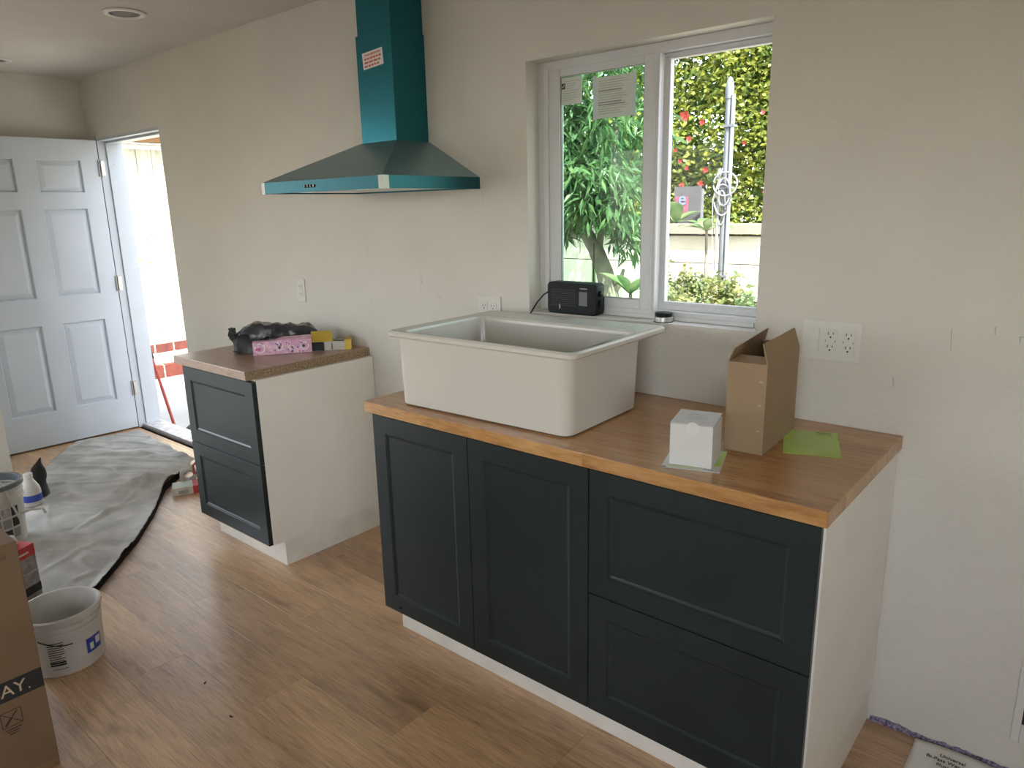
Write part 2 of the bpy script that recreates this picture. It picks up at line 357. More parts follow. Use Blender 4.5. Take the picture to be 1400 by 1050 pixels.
def label_sheet(name, x0, x1, z0, z1, rows_, lab, borders=False, logo=False):
    y = .0775
    s = tag(B(x0, x1, y, y+.0008, z0, z1).build(name, mat('label_paper', (.62, .68, .60), .7, var=.04)), lab, 'label')
    mb = MB(); rnd = random.Random(name)
    for i in range(rows_):
        z = z1-.012-(z1-z0-.02)*i/rows_; h = .0012
        if borders and i in (4, 9, 10): h = .004
        a = x0+.008; b = x1-.012-rnd.random()*(x1-x0)*.3
        mb.box(a, b, y-.0006, y, z-h, z)
    mb.build('print_line', GREYINK, s)
    if borders:
        for a, b in ((x0-.014, x0), (x1, x1+.012)):
            B(a, b, y-.0002, y+.0004, z0-.004, z1+.006).build('tape_strip', mat('pale_tape', (.55, .66, .68), .5, var=.04), s)
    if logo:
        B(x0, x0+.015, y-.0007, y-.0001, z1-.037, z1-.018).build('logo_square', INK, s)
        l = MB(); 
        for a, b in (((x0+.003, z1-.027), (x0+.006, z1-.032)), ((x0+.006, z1-.032), (x0+.012, z1-.022))):
            d = Vector((b[0]-a[0], 0, b[1]-a[1])); nn = Vector((-d.z, 0, d.x)).normalized()*.0011
            p, q = Vector((a[0], y-.0012, a[1])), Vector((b[0], y-.0012, b[1])); l.quad(p-nn, p+nn, q+nn, q-nn)
        l.build('check_mark', PAPER, s, fix=False)
    return s
label_sheet('glass_label', -1.206, -1.120, 1.878, 1.968, 9, 'small printed label with black check logo stuck in corner of sash glass', logo=True)
label_sheet('glass_notice', -1.060, -.918, 1.820, 1.952, 15, 'larger printed notice with taped edges stuck on sash glass', borders=True)

# ------------------------------------------------------------------ door
door = struct(thing('door_1', None, None, (-5.052, -.004, .012), -.037))
DW, DH, DT = .905, 2.020, .044
dm = frame(door, door.location, -.037)
cols_ = [(-.385, -.108), (-.775, -.498)]; rws = [(.225, .825), (.995, 1.580), (1.675, 1.895)]
ys = sorted({0, -DW}|{v for c in cols_ for v in c}); zs = sorted({0, DH}|{v for r in rws for v in r})
leaf = MB()
for i in range(len(ys)-1):
    for j in range(len(zs)-1):
        hole = any(abs(ys[i]-a) < 1e-6 and abs(ys[i+1]-b) < 1e-6 for a, b in cols_) and any(abs(zs[j]-a) < 1e-6 and abs(zs[j+1]-b) < 1e-6 for a, b in rws)
        if not hole: leaf.box(-DT, 0, ys[i], ys[i+1], zs[j], zs[j+1])
leaf.xform(dm).build('leaf', DOORP, door)
for a, b in cols_:
    for c, d in rws:
        p = MB()
        def lp(o, x): return [(x, a+o, c+o), (x, b-o, c+o), (x, b-o, d-o), (x, a+o, d-o)]
        p.ring([lp(0, .001), lp(.006, .001), lp(.013, -.017), lp(.046, -.005), lp(.048, -.005)], True, False, True)
        p.ring([lp(0, -DT+.01), lp(0, .001)], True, True, False)
        p.xform(dm).build('panel', DOORP, door)
for z in (.255, 1.02, 1.80):
    h = B(-5.056, -5.026, -.003, .0215, z, z+.10).build('hinge', HINGE, door, bevel=.001)
    k = MB().lathe([(.006, z-.004), (.006, z+.104)], (-5.046, -.008, 0), 10).build('hinge_pin', HINGE, door, smooth=True)
fr = struct(thing('door_2', None, None, (-4.59, 0, 0)))
fr.name = 'trim_2'
B(-5.08, -5.048, .0, T+.02, 0, DZ+.02).build('hinge_jamb', TRIM, fr, bevel=.002)
B(-5.048, -5.034, .050, .128, 0, DZ-.002).build('door_stop', TRIM, fr, bevel=.002)
B(-5.048, -5.040, .128, T+.02, 0, DZ).build('brick_mould', TRIM, fr, bevel=.002)
B(-5.048, DX1, .0, T+.02, DZ-.018, DZ+.002).build('head_jamb', TRIM, fr, bevel=.002)
B(-5.034, DX1, .050, .128, DZ-.032, DZ-.018).build('head_stop', TRIM, fr, bevel=.002)
B(DX1-.006, DX1+.001, .003, T+.02, 0, DZ-.02).build('strike_jamb', TRIM, fr, bevel=.001)
for z in (1.88, 1.40, .30):
    MB().lathe([(.004, 0), (.004, .001)], (-5.0335, .085, z), 8, axis='x').build('nail_hole', SMUDGE, fr)
th = tag(B(DX0, DX1, .030, .165, 0, .026).build('door_threshold', mat('dusty_aluminium', (.62, .60, .60), .5, metal=.3, var=.25, vscale=25, bump=.3, bscale=60), bevel=.004), 'dusty pale metal threshold with plaster crumbs across the open doorway', 'threshold')
B(DX0, DX1, .020, .032, 0, .014).build('front_lip', mat('dark_seal', (.22, .21, .20), .7, var=.2), th)

# ------------------------------------------------------------------ ceiling lights
def downlight(x, y, lab):
    t = thing('recessed_downlight', lab, 'ceiling light', (x, y, ZC), 0, 'recessed ceiling lights')
    MB().lathe([(.092, 0), (.094, -.004), (.090, -.008), (.070, -.010), (.064, -.006), (.064, 0)], (x, y, ZC), 40, False, False).build('trim_ring', PLATE, t, smooth=True)
    MB().lathe([(.064, -.001), (.060, -.0035), (.03, -.005), (.001, -.0055)], (x, y, ZC), 32, False, True).build('lens', mat('unlit_lens', (.13, .125, .115), .55, var=.05), t, smooth=True)
    return t
downlight(-3.25, -.495, 'unlit recessed ceiling light above the two-drawer corner cabinet')
downlight(-4.79, -.600, 'unlit recessed ceiling light near the far wall by the door')

# ------------------------------------------------------------------ cabinet fronts
def front(name, x0, x1, z0, z1, yf, parent, m=GREEN, border=.060, t=.020):
    g = .0015; x0 += g; x1 -= g; z0 += g; z1 -= g
    mb = MB()
    def lp(o, y): return [(x0+o, y, z0+o), (x1-o, y, z0+o), (x1-o, y, z1-o), (x0+o, y, z1-o)]
    mb.ring([lp(0, yf+t), lp(0, yf+.0015), lp(.0015, yf), lp(border, yf), lp(border+.003, yf+.0035), lp(border+.006, yf+.004), lp(border+.012, yf+.0065), lp(border+.013, yf+.0065)], True, True, False)
    d = mb.build(name, m, parent)
    p = MB(); o = border+.013; p.quad(*lp(o, yf+.0065)); p.ring([lp(o, yf+.0065), lp(o, yf+.012)], True, False, True)
    p.build('center_panel', m, d)
    return d
ZB_, ZT_ = .8654, .9034
FZ0, FZ1, FS = .132, .862, .4995
YD = -.631
def carcass(t, x0, x1, sides=True):
    mb = MB(); p = .018
    mb.box(x0, x0+p, YD+.022, -.004, FZ0+.001, ZB_); mb.box(x1-p, x1, YD+.022, -.004, FZ0+.001, ZB_)
    mb.box(x0+p, x1-p, YD+.022, -.004, FZ0+.001, FZ0+.019); mb.box(x0+p, x1-p, -.020, -.004, FZ0+.019, ZB_); mb.box(x0+p, x1-p, YD+.022, -.53, ZB_-.016, ZB_)
    mb.build('body', MELA, t)
    for x in (x0+.09, x1-.09):
        for y in (-.46, -.08):
            MB().lathe([(.024, 0), (.024, .01), (.015, .014), (.015, FZ0)], (x, y, 0), 14).build('leg', DARK, t, smooth=True)
c1 = thing('base_cabinet', 'dark green base cabinet with two tall doors under the white sink', 'cabinet', (-1.05, -.32, 0))
carcass(c1, -1.4915, -.607)
front('door', -1.493, -1.048, FZ0, FZ1, YD, c1); front('door', -1.048, -.606, FZ0, FZ1, YD, c1)
MB().lathe([(.005, 0), (.005, .003), (.003, .004)], (-1.405, YD-.0035, FZ0+.025), 10, axis='y').build('door_bumper', DARK, c1)
c2 = thing('drawer_cabinet', 'dark green cabinet with two wide drawers beneath the cardboard boxes', 'cabinet', (-.31, -.32, 0), 0, 'drawer cabinets')
carcass(c2, -.6055, -.0275)
front('drawer', -.606, -.012, FS, FZ1, YD, c2); front('drawer', -.606, -.012, FZ0, FS, YD, c2)
B(-.027, -.0085, YD+.016, -.004, FZ0-.004, ZB_).build('side_panel', MELA, c2, bevel=.0008)
pl = thing('plinth', 'white plinth board along the foot of the sink cabinet run', 'plinth', (-.76, -.542, 0), 0, 'white plinths')
B(-1.508, -.012, -.542, -.526, 0, .127).build('front_board', KICK, pl, bevel=.001)
B(-.030, -.0125, -.526, -.003, 0, .127).build('side_board', KICK, pl, bevel=.001)
c3 = thing('drawer_cabinet', 'slate green two-drawer cabinet with white side beside the doorway', 'cabinet', (-2.55, -.32, 0), 0, 'drawer cabinets')
carcass(c3, -2.849, -2.2745)
front('drawer', -2.850, -2.255, FS, FZ1, YD, c3); front('drawer', -2.850, -2.255, FZ0, FS, YD, c3)
B(-2.274, -2.256, YD+.0205, -.004, FZ0-.002, ZB_).build('side_panel', MELA, c3, bevel=.0008)
pl2 = thing('plinth', 'white plinth boards wrapping the cabinet beside the doorway', 'plinth', (-2.57, -.53, 0), 0, 'white plinths')
B(-2.866, -2.298, -.5395, -.5235, 0, .127).build('front_board', KICK, pl2, bevel=.001)
B(-2.296, -2.280, -.5405, -.003, 0, .129).build('side_board', KICK, pl2, bevel=.001)

wt = tag(B(-1.519, 0, -.641, -.001, ZB_, ZT_).build('worktop', TOPW, bevel=.002), 'long oak-look worktop carrying the sink and cardboard boxes', 'worktop', 'oak-look worktops')
wl = tag(B(-2.903, -2.2835, -.641, -.001, ZB_, ZT_).build('worktop', TOPWL, bevel=.0015), 'short oak-look worktop with raw chipboard end under the black bag', 'worktop', 'oak-look worktops')
B(-2.2835, -2.2810, -.641, -.001, ZB_, ZT_-.001).build('cut_edge', CHIP, wl)

# ------------------------------------------------------------------ sink
SX, SY, SR, ZR = -1.058, -.328, math.radians(1.8), 1.152
snk = thing('kitchen_sink', 'large white fireclay sink standing uninstalled on the oak worktop', 'sink', (SX, SY, ZT_), SR)
sm = Matrix.Translation((SX, SY, 0)) @ Matrix.Rotation(SR, 4, 'Z')
hw, hd = .366, .274; by = -.055
body = MB()
body.ring([rrect(.328, .190, .03, 0, by, ZT_+.0005), rrect(.336, .198, .034, 0, by, ZT_+.006), rrect(.342, .205, .036, 0, by, ZR-.05), rrect(.343, .207, .036, 0, by, ZR-.020)], True, True, False)
body.xform(sm).build('body', CERAM, snk, smooth=True)
rim = MB()
# outer lip from under-side, over the top, to the bowl edge
iw, idp, iy = .325, .198, -.042
rim.ring([rrect(.340, .205, .036, 0, by, ZR-.021), rrect(hw-.006, hd-.006, .020, 0, 0, ZR-.022), rrect(hw, hd, .024, 0, 0, ZR-.016), rrect(hw, hd, .024, 0, 0, ZR-.006),
          rrect(hw-.005, hd-.005, .022, 0, 0, ZR-.0005), rrect(hw-.012, hd-.012, .020, 0, 0, ZR), rrect(hw-.019, hd-.019, .018, 0, 0, ZR-.003),
          rrect(iw+.010, idp+.010, .03, 0, iy, ZR-.003), rrect(iw+.003, idp+.003, .03, 0, iy, ZR-.005), rrect(iw, idp, .03, 0, iy, ZR-.012)], True, False, False)
rim.xform(sm).build('rim', CERAM, snk, smooth=True)
bowl = MB()
bowl.ring([rrect(iw, idp, .03, 0, iy, ZR-.012), rrect(iw-.010, idp-.010, .04, 0, iy, ZR-.10), rrect(iw-.018, idp-.018, .05, 0, iy, ZT_+.045), rrect(iw-.04, idp-.04, .05, 0, iy, ZT_+.025), rrect(.045, .045, .044, 0, iy, ZT_+.020)], True, False, False)
bowl.xform(sm).build('bowl', CERAM, snk, smooth=True)
MB().lathe([(.046, ZT_+.020), (.040, ZT_+.018), (.001, ZT_+.012)], (0, iy, 0), 24, False, True).xform(sm).build('drain', STEEL, snk, smooth=True)
dk = hd-.055
MB().lathe([(.021, ZR-.0025), (.020, ZR-.0012), (.017, ZR-.0022), (.001, ZR-.0022)], (-.005, dk, 0), 24, False, True).xform(sm).build('tap_hole_plug', CERAM, snk, smooth=True)

# ------------------------------------------------------------------ range hood
hx0, hx1, hy, hz0, hz1, hz2 = -2.279, -1.540, -.480, 1.604, 1.647, 1.793
cx0, cx1, cy = -2.020, -1.811, -.170
hood = thing('range_hood', 'teal film-covered chimney range hood mounted on the white wall', 'range hood', (-1.91, 0, hz0))
can = MB(); can.ring([[(hx0, 0, hz1), (hx0, hy, hz1), (hx1, hy, hz1), (hx1, 0, hz1)], [(cx0-.004, 0, hz2), (cx0-.004, cy-.004, hz2), (cx1+.004, cy-.004, hz2), (cx1+.004, 0, hz2)]], True, False, True)
can.build('canopy', TEALD, hood)
rimh = MB(); rimh.ring([[(hx0, 0, hz0), (hx0, hy, hz0), (hx1, hy, hz0), (hx1, 0, hz0)], [(hx0, 0, hz1), (hx0, hy, hz1), (hx1, hy, hz1), (hx1, 0, hz1)]], True, False, False)
rimh.ring([[(hx0, 0, hz0), (hx0, hy, hz0), (hx1, hy, hz0), (hx1, 0, hz0)], [(hx0+.012, -.012, hz0), (hx0+.012, hy+.012, hz0), (hx1-.012, hy+.012, hz0), (hx1-.012, -.012, hz0)], [(hx0+.012, -.012, hz0+.01), (hx0+.012, hy+.012, hz0+.01), (hx1-.012, hy+.012, hz0+.01), (hx1-.012, -.012, hz0+.01)]], True, False, True)
rimh.build('rim', mat('teal_film_rim', (.018, .105, .125), .42, metal=.7, var=.04), hood)
for i in range(2):
    xa = hx0+.05+i*.33
    f = B(xa, xa+.31, hy+.06, -.06, hz0+.004, hz0+.012).build('grease_filter', STEEL, hood)
    B(xa+.12, xa+.19, hy+.075, hy+.095, hz0+.001, hz0+.004).build('filter_latch', STEEL, f)
e = .0012
for nm, (x, s) in (('corner_guard', (hx1, -1)), ('corner_guard', (hx0, 1))):
    g = MB(); wd = .022
    xs = sorted((x, x+s*wd)); g.box(xs[0], xs[1], hy-e, hy+.0002, hz0-.001, hz1+.0005)
    xo = sorted((x-s*e, x+s*.0002)); g.box(xo[0], xo[1], hy-e, hy+.026, hz0-.001, hz1+.0005)
    g.build(nm, SILVER, hood)
lc = B(cx0, cx1, cy, -.0005, hz2-.001, 2.19).build('lower_chimney', TEAL, hood, bevel=.0015)
uc = B(cx0+.006, cx1-.006, cy+.006, -.0005, 2.19, ZC).build('upper_chimney', TEAL, hood, bevel=.0015)
for i in range(4):
    x = -1.985+i*.0185
    b = MB().lathe([(.006, 0), (.006, .003), (.0045, .004)], (x, hy-.004, hz0+.021), 12, axis='y').build('button', INK, hood, smooth=True)
    B(x-.0022, x+.0022, hy-.0046, hy-.0038, hz0+.0165, hz0+.0265).build('button_mark', PAPER, b)
s0 = Vector((-1.9225, cy-.0006, 2.098))
sm2 = axes(s0, Vector((.118, 0, .009)), (0, 0, 1))
st = B(-.060, .060, -.030, .030, -.0003, .0003).xform(sm2).build('warning_sticker', STICK, hood)
RINK = mat('red_ink', (.60, .12, .08), .6, var=.1)
sx_ = Vector((.118, 0, .009))
text('print_line', 'PLEASE REMOVE FILM', .0098, axes(s0+Vector((0, -.0006, .0190)), sx_, (0, 0, 1)), RINK, st, bold=True)
rw = random.Random(4)
for i in range(1, 4):
    a = -.050
    while a < .040:
        b = min(.050, a+rw.uniform(.010, .026))
        B(a, b, -.0035, .0035, .0003, .0006).xform(axes(s0+Vector((0, 0, .0190-.0132*i)), sx_, (0, 0, 1))).build('print_word', RINK, st); a = b+.004

# ------------------------------------------------------------------ wall plates
def plate(t, x0, x1, z0, z1): return B(x0, x1, -.006, 0, z0, z1).build('cover_plate', PLATE, t, bevel=.002)
def duplex(t, cx, cz, gfci=False, round_=False):
    r = B(cx-.0165, cx+.0165, -.0085, -.005, cz-.034, cz+.034).build('receptacle', PLATE, t, bevel=.001)
    for dz in (.0185, -.0185):
        B(cx-.0075, cx-.0055, -.0091, -.008, cz+dz-.001, cz+dz+.007).build('slot', INK, r); B(cx+.0055, cx+.0075, -.0091, -.008, cz+dz, cz+dz+.0065).build('slot', INK, r)
        MB().lathe([(.0026, 0), (.0026, .0011)], (cx, -.0091, cz+dz-.0075), 10, axis='y').build('ground_hole', INK, r)
    if gfci:
        B(cx-.014, cx-.0125, -.0091, -.008, cz-.003, cz+.002).build('indicator', INK, r); B(cx+.012, cx+.0135, -.0091, -.008, cz-.003, cz+.002).build('indicator', INK, r)
    if gfci:
        for dz in (-.0032, .0032): B(cx-.006, cx+.006, -.0098, -.008, cz+dz-.0025, cz+dz+.0025).build('test_button', PLATE, r)
t = thing('outlet_plate', 'single white outlet on the wall above the black bag', 'outlet', (-2.79, 0, 1.145), 0, 'wall outlets'); plate(t, -2.827, -2.757, 1.088, 1.203); duplex(t, -2.792, 1.1455)
t = thing('outlet_plate', 'double white outlet on the wall behind the sink rim', 'outlet', (-1.506, 0, 1.135), 0, 'wall outlets'); plate(t, -1.566, -1.446, 1.080, 1.195); duplex(t, -1.530, 1.135); duplex(t, -1.483, 1.135)
t = thing('switch_plate', 'triple white plate with a rocker switch and two outlets above the worktop', 'outlet', (-.208, 0, 1.146), 0, 'wall outlets'); plate(t, -.288, -.128, 1.089, 1.203)
rk = B(-.272, -.240, -.009, -.005, 1.112, 1.180).build('rocker_switch', PLATE, t, bevel=.0012); B(-.270, -.242, -.0105, -.008, 1.114, 1.146).build('rocker_paddle', PLATE, rk, bevel=.001)
duplex(t, -.209, 1.146, True); duplex(t, -.161, 1.146, True)
t = thing('cable_plate', 'white plate with a dark opening low on the wall by the white manual', 'wall plate', (.40, 0, .2))
rect_frame(.336, .47, .112, .332, .034, -.007, 0, 'cover_plate', PLATE, t, (.020, .020, .055, .055), .002)
B(.356, .45, -.0015, 0, .167, .277).build('opening', DARKM, t)

# ------------------------------------------------------------------ on the window sill
rad = thing('portable_radio', 'black portable radio with grey display standing on the window sill', 'radio', (-1.115, .033, WZ0))
rb = MB(); hwR, hh = .107, .0565; zc = WZ0+.0015+hh
prof = [(-1.115+p[0], zc+p[1]) for p in rrect(hwR, hh, .014)]
rb.ring([[(-1.115+p[0]*.985, .004, zc+p[1]*.97) for p in rrect(hwR, hh, .014)], [(a, .007, b) for a, b in prof], [(a, .056, b) for a, b in prof], [(-1.115+p[0]*.985, .059, zc+p[1]*.97) for p in rrect(hwR, hh, .014)]], True, True, True)
rb.build('case', DARK, rad, smooth=True)
B(-1.080, -1.045, .0028, .0045, WZ0+.034, WZ0+.084).build('display', SCREEN, rad, bevel=.0008)
B(-1.076, -1.045, .0030, .0042, WZ0+.093, WZ0+.097).build('brand_print', GREYINK, rad)
g = MB()
for i in range(9): g.box(-1.205, -1.095, .0032, .0042, WZ0+.030+i*.007, WZ0+.0325+i*.007)
g.build('speaker_grille', mat('grille_black', (.02, .022, .024), .6, var=.1), rad)
B(-1.1665, -1.1635, .0028, .0042, WZ0+.018, WZ0+.034).build('power_mark', PAPER, rad)
for z in (.045, .078):
    MB().lathe([(.011, 0), (.011, .008), (.009, .009)], (-1.009, .03, WZ0+z), 14, axis='x').build('knob', DARK, rad, smooth=True)
MB().tube([(-1.050, .052, WZ0+.10), (-1.050, .053, WZ0+.252)], .0018, 6).build('antenna', DARK, rad)
MB().tube([(-1.220, .030, WZ0+.075), (-1.236, .028, WZ0+.075)], .006, 8).build('plug', DARK, rad)
MB().tube([(-1.234, .028, WZ0+.075), (-1.252, .020, WZ0+.062), (-1.272, .008, WZ0+.035), (-1.288, -.002, WZ0+.006), (-1.30, -.012, WZ0-.02), (-1.305, -.014, WZ0-.10), (-1.31, -.014, ZT_+.03)], .0028, 6).build('power_cord', DARK, rad, smooth=True)
tin = thing('round_tin', 'small round tin with black lid and silver band on the window sill', 'tin', (-.757, .033, WZ0))
MB().lathe([(.031, 0), (.032, .001), (.032, .017), (.030, .018)], (-.757, .033, WZ0), 28).build('tin_band', STEEL, tin, smooth=True)
MB().lathe([(.028, .018), (.0285, .020), (.0285, .030), (.026, .032)], (-.757, .033, WZ0), 28).build('lid', DARK, tin, smooth=True)
MB().lathe([(.0323, .0), (.0323, .003)], (-.757, .033, WZ0), 28).build('base_ring', DARK, tin, smooth=True)

# ------------------------------------------------------------------ cartons and papers on the worktop
bm_ = Matrix.Translation((-.342, -.390, ZT_)) @ Matrix.Rotation(math.radians(3.0), 4, 'Z')
box = thing('cardboard_box', 'tall brown cardboard box with open flaps standing on the worktop', 'box', (-.342, -.390, ZT_), math.radians(3.0))
bw, bd, bh = .100, .268, .240; k = .003
shell = MB(); shell.box(0, bw, 0, bd, .0005, k); shell.box(0, k, 0, bd, k, bh); shell.box(bw-k, bw, 0, bd, k, bh); shell.box(k, bw-k, 0, k, k, bh-.004); shell.box(k, bw-k, bd-k, bd, k, bh)
shell.xform(bm_).build('carton', CARD, box)
def flap(name, pts, off):
    pts = [Vector(p) for p in pts]; off = Vector(off)
    return MB().ring([pts, [p+off for p in pts]], True, True, True).xform(bm_).build(name, CARD, box)
flap('flap', [(bw, 0, bh), (bw, bd, bh), (bw-.013, bd-.012, bh+.052), (bw-.014, .006, bh+.046)], (-k, 0, 0))
flap('flap', [(0, 0, bh), (0, bd, bh), (.012, bd-.010, bh+.045), (.012, .004, bh+.030)], (k, 0, 0))
flap('flap', [(k, .001, bh-.004), (bw-k, .001, bh-.004), (bw-.012, .050, bh+.006), (.012, .050, bh+.006)], (0, 0, -k))
flap('flap', [(k, bd-.001, bh), (bw-k, bd-.001, bh), (bw-.012, bd-.045, bh+.018), (.012, bd-.045, bh+.018)], (0, 0, -k))
B(.012, bw-.012, .05, bd-.05, k, bh-.03).xform(bm_).build('packing', CARDIN, box)
for z in (.062, .128, .190):
    B(bw-.017, bw-.009, -.0012, .0002, z, z+.0022).xform(bm_).build('staple', STEEL, box)
wm = Matrix.Translation((-.400, -.580, ZT_+.002)) @ Matrix.Rotation(math.radians(13), 4, 'Z')
wc = thing('white_carton', 'small white carton standing on a leaflet on the worktop', 'box', (-.400, -.580, ZT_+.002), math.radians(13))
B(0, .104, 0, .105, 0, .106).xform(wm).build('carton', WHITEC, wc, bevel=.001)
MB().ring([[(0, .001, .1065), (.104, .001, .1065), (.104, .105, .112), (0, .105, .112)], [(0, .001, .1075), (.104, .001, .1075), (.104, .105, .1135), (0, .105, .1135)]], True, True, True).xform(wm).build('lid_flap', WHITEC, wc)
MB().lathe([(.016, 0), (.016, .0004)], (.055, -.0004, .097), 20, axis='y').xform(wm).build('clear_seal', mat('clear_seal', (.70, .69, .66), .3, var=.02), wc)
for i in range(4): B(.03, .080-.01*(i % 2), .075-.012*i, .077-.012*i, .1113-.0007*i, .1120-.0007*i).xform(wm).build('print_line', GREYINK, wc)
lm = Matrix.Translation((-.407, -.609, ZT_)) @ Matrix.Rotation(math.radians(17.5), 4, 'Z')
lf = thing('leaflet', 'white leaflet with green corner lying under the white carton', 'leaflet', (-.407, -.609, ZT_), math.radians(17.5))
B(0, .140, 0, .165, .0003, .0014).xform(lm).build('sheet', PAPER, lf)
B(.112, .139, .045, .16, .0014, .0017).xform(lm).build('green_band', LIME, lf)
B(.10, .125, .008, .013, .0014, .0017).xform(lm).build('print_line', GREYINK, lf); B(.0, .012, .001, .006, .0014, .0018).xform(lm).build('dark_corner', INK, lf)
B(.02, .095, .012, .016, .0014, .0017).xform(lm).build('print_line', LIME, lf)
# lime green booklet in a plastic sleeve
gm = Matrix.Translation((-.208, -.334, ZT_)) @ Matrix.Rotation(math.radians(19), 4, 'Z')
gb = thing('green_booklet', 'lime green booklet in a clear sleeve lying beside the tall cardboard box', 'booklet', (-.208, -.334, ZT_), math.radians(19))
nx, ny = 10, 14; loops = []
def gz(u, v): return .0022+.0018*noise.noise((u*3, v*4, 2.2))+.006*max(0, (.25-u))*max(0, v-.3)
top = MB(); vs = [(u/nx*.139, v/ny*.214, gz(u/nx, v/ny)) for v in range(ny+1) for u in range(nx+1)]
fs = [(v*(nx+1)+u, v*(nx+1)+u+1, (v+1)*(nx+1)+u+1, (v+1)*(nx+1)+u) for v in range(ny) for u in range(nx)]
top.add(vs, fs); top.box(.001, .138, .001, .213, .0003, .0012)
top.xform(gm).build('cover', LIME, gb, smooth=True)
B(.083, .122, .190, .194, .0045, .0050).xform(gm).build('print_line', mat('dark_green_print', (.10, .17, .03), .5, var=.1), gb)
B(.085, .122, .176, .178, .0045, .0050).xform(gm).build('print_line', mat('dark_green_print', (.1, .17, .03)), gb)

# ------------------------------------------------------------------ on the short worktop
def crumple(mb, amp, sc_, seed):
    mb.v = [p+Vector((noise.noise(p*sc_+Vector((seed, 0, 0))), noise.noise(p*sc_+Vector((0, seed, 5))), noise.noise(p*sc_+Vector((9, 0, seed)))))*amp for p in mb.v]; return mb
bag = thing('black_bag', 'crumpled black plastic bag lying on the short worktop', 'bag', (-2.62, -.24, ZT_))
pd = Vector((.139, .216, 0)).normalized(); pn = Vector((-pd.y, pd.x, 0))      # along and behind the pink box
o0 = Vector((-2.56, -.436, ZT_))
def bagpt(a, b, z): return o0+pd*a+pn*b+Vector((0, 0, z))
NB, NR = 34, 26; loops = []
for i in range(NB+1):
    t_ = i/NB; a = -.085+.395*t_
    hgt = (.150-.045*t_)*min(1, .50+.5*(t_/.22))*(1 if t_ < .90 else 1-.55*(t_-.90)/.10)
    wid = (.062+.026*math.sin(PI*t_))*min(1, .55+t_*4); bc = .138+.03*t_
    l = []
    for j in range(NR):
        an = 2*PI*j/NR; cx_ = math.cos(an); cz_ = math.sin(an)
        px = math.copysign(abs(cx_)**.6, cx_)*wid; pz = hgt*(.5+.5*math.copysign(abs(cz_)**.7, cz_))
        sl_ = 1-.30*max(0, -cx_)*(pz/hgt)      # top leans back from the pink box
        q = Vector((a*11, cx_*1.2, cz_*1.2+2)); r2 = 1+.10*noise.noise(q*1.6)
        rdg = .016*(abs(noise.noise(Vector((a*16, cx_*2.2, cz_*2.2+5))))-.25)+.006*noise.noise(Vector((a*60, cx_*6, cz_*6)))
        z = max(.002, pz*sl_*r2+(rdg if pz > .015 else 0))
        l.append(bagpt(a+.010*noise.noise(Vector((cx_*2, cz_*2, a*20))), bc-px*r2+rdg*.5, z))
    loops.append(l)
bgm = MB(); bgm.ring(loops, True, True, True); bgo = bgm.build('bag_body', BAG, bag, smooth=True)
bgo.data.set_sharp_from_angle(angle=math.radians(24))
kn = MB(); kl = []
for i in range(6):
    t_ = i/5; r0 = .034-.010*t_
    kl.append([bagpt(-.075-.028*t_+.004*math.cos(a_*3), .135+r0*math.cos(a_)*(1+.2*math.sin(a_*5+i)), .072+.014*t_+r0*1.1*math.sin(a_)*(1+.25*math.sin(a_*4+i))) for a_ in [2*PI*j/18 for j in range(18)]])
kn.ring(kl, True, True, True); kn.build('gathered_mouth', BAG, bag, smooth=False)
GLOSSB = mat('shiny_black_polythene', (.02, .022, .03), .16, var=.2)
skirt = MB(); sl = []
for i in range(15):
    t_ = i/14; a = -.070+.32*t_
    sl.append([bagpt(a, .060-.006*math.sin(t_*9), .003), bagpt(a, .056+.004*math.sin(t_*13), .050), bagpt(a+.01, .070, .088-.02*t_+.006*math.sin(t_*17)), bagpt(a+.01, .095, .092-.02*t_)])
for i in range(14):
    skirt.add(sl[i]+sl[i+1], [(0, 4, 5, 1), (1, 5, 6, 2), (2, 6, 7, 3)])
skirt.build('front_fold', GLOSSB, bag, smooth=True, fix=False)
pk = thing('pink_box', 'pink printed toy box lying in front of the black bag', 'box', tuple(o0), math.atan2(pd.y, pd.x))
pm = Matrix.Translation(o0) @ Matrix.Rotation(math.atan2(pd.y, pd.x), 4, 'Z')
PL_ = .257
B(0, PL_, 0, .046, .0006, .062).xform(pm).build('carton', PINK, pk, bevel=.001)
rp = random.Random(3)
PCOL = [mat('print_navy', (.08, .08, .28), .5, var=.1), mat('print_rose', (.62, .12, .34), .5, var=.1), mat('print_cream', (.86, .78, .78), .5, var=.1), mat('print_black', (.05, .03, .05), .5, var=.1), mat('print_lilac', (.55, .42, .75), .5, var=.1)]
def disc(cx_, cz_, r, m, dy): MB().lathe([(r, 0), (r, .0003)], (cx_, -.0004-dy, cz_), 16, axis='y').xform(pm).build('print_spot', m, pk)
for cx_, r in ((.030, .024), (.115, .017), (.165, .012), (.225, .020)):
    disc(cx_, .032, r, PCOL[2], 0); disc(cx_, .032, r*.72, PINK, .0003)
    disc(cx_+rp.uniform(-.006, .006), .032+rp.uniform(-.01, .004), r*.34, PCOL[rp.choice((0, 1, 3))], .0006); disc(cx_-r*.5, .045, r*.25, PCOL[rp.choice((0, 3, 4))], .0006)
for i in range(60): disc(rp.uniform(.01, .245), rp.uniform(.006, .056), rp.uniform(.0015, .005), PCOL[rp.choice((1, 2, 2, 4, 0, 1))], .0006)
tp = MB(); tp.ring([[(.08, .002, .062), (PL_, .002, .062), (PL_+.004, .045, .074), (.13, .045, .072)], [(.08, .002, .0635), (PL_, .002, .0635), (PL_+.004, .045, .0755), (.13, .045, .0735)]], True, True, True)
tp.xform(pm).build('lid_flap', PINK, pk)
yb = thing('yellow_box', 'open yellow and white carton with lifted flap lying near the wall', 'box', (-2.385, -.13, ZT_), math.radians(48))
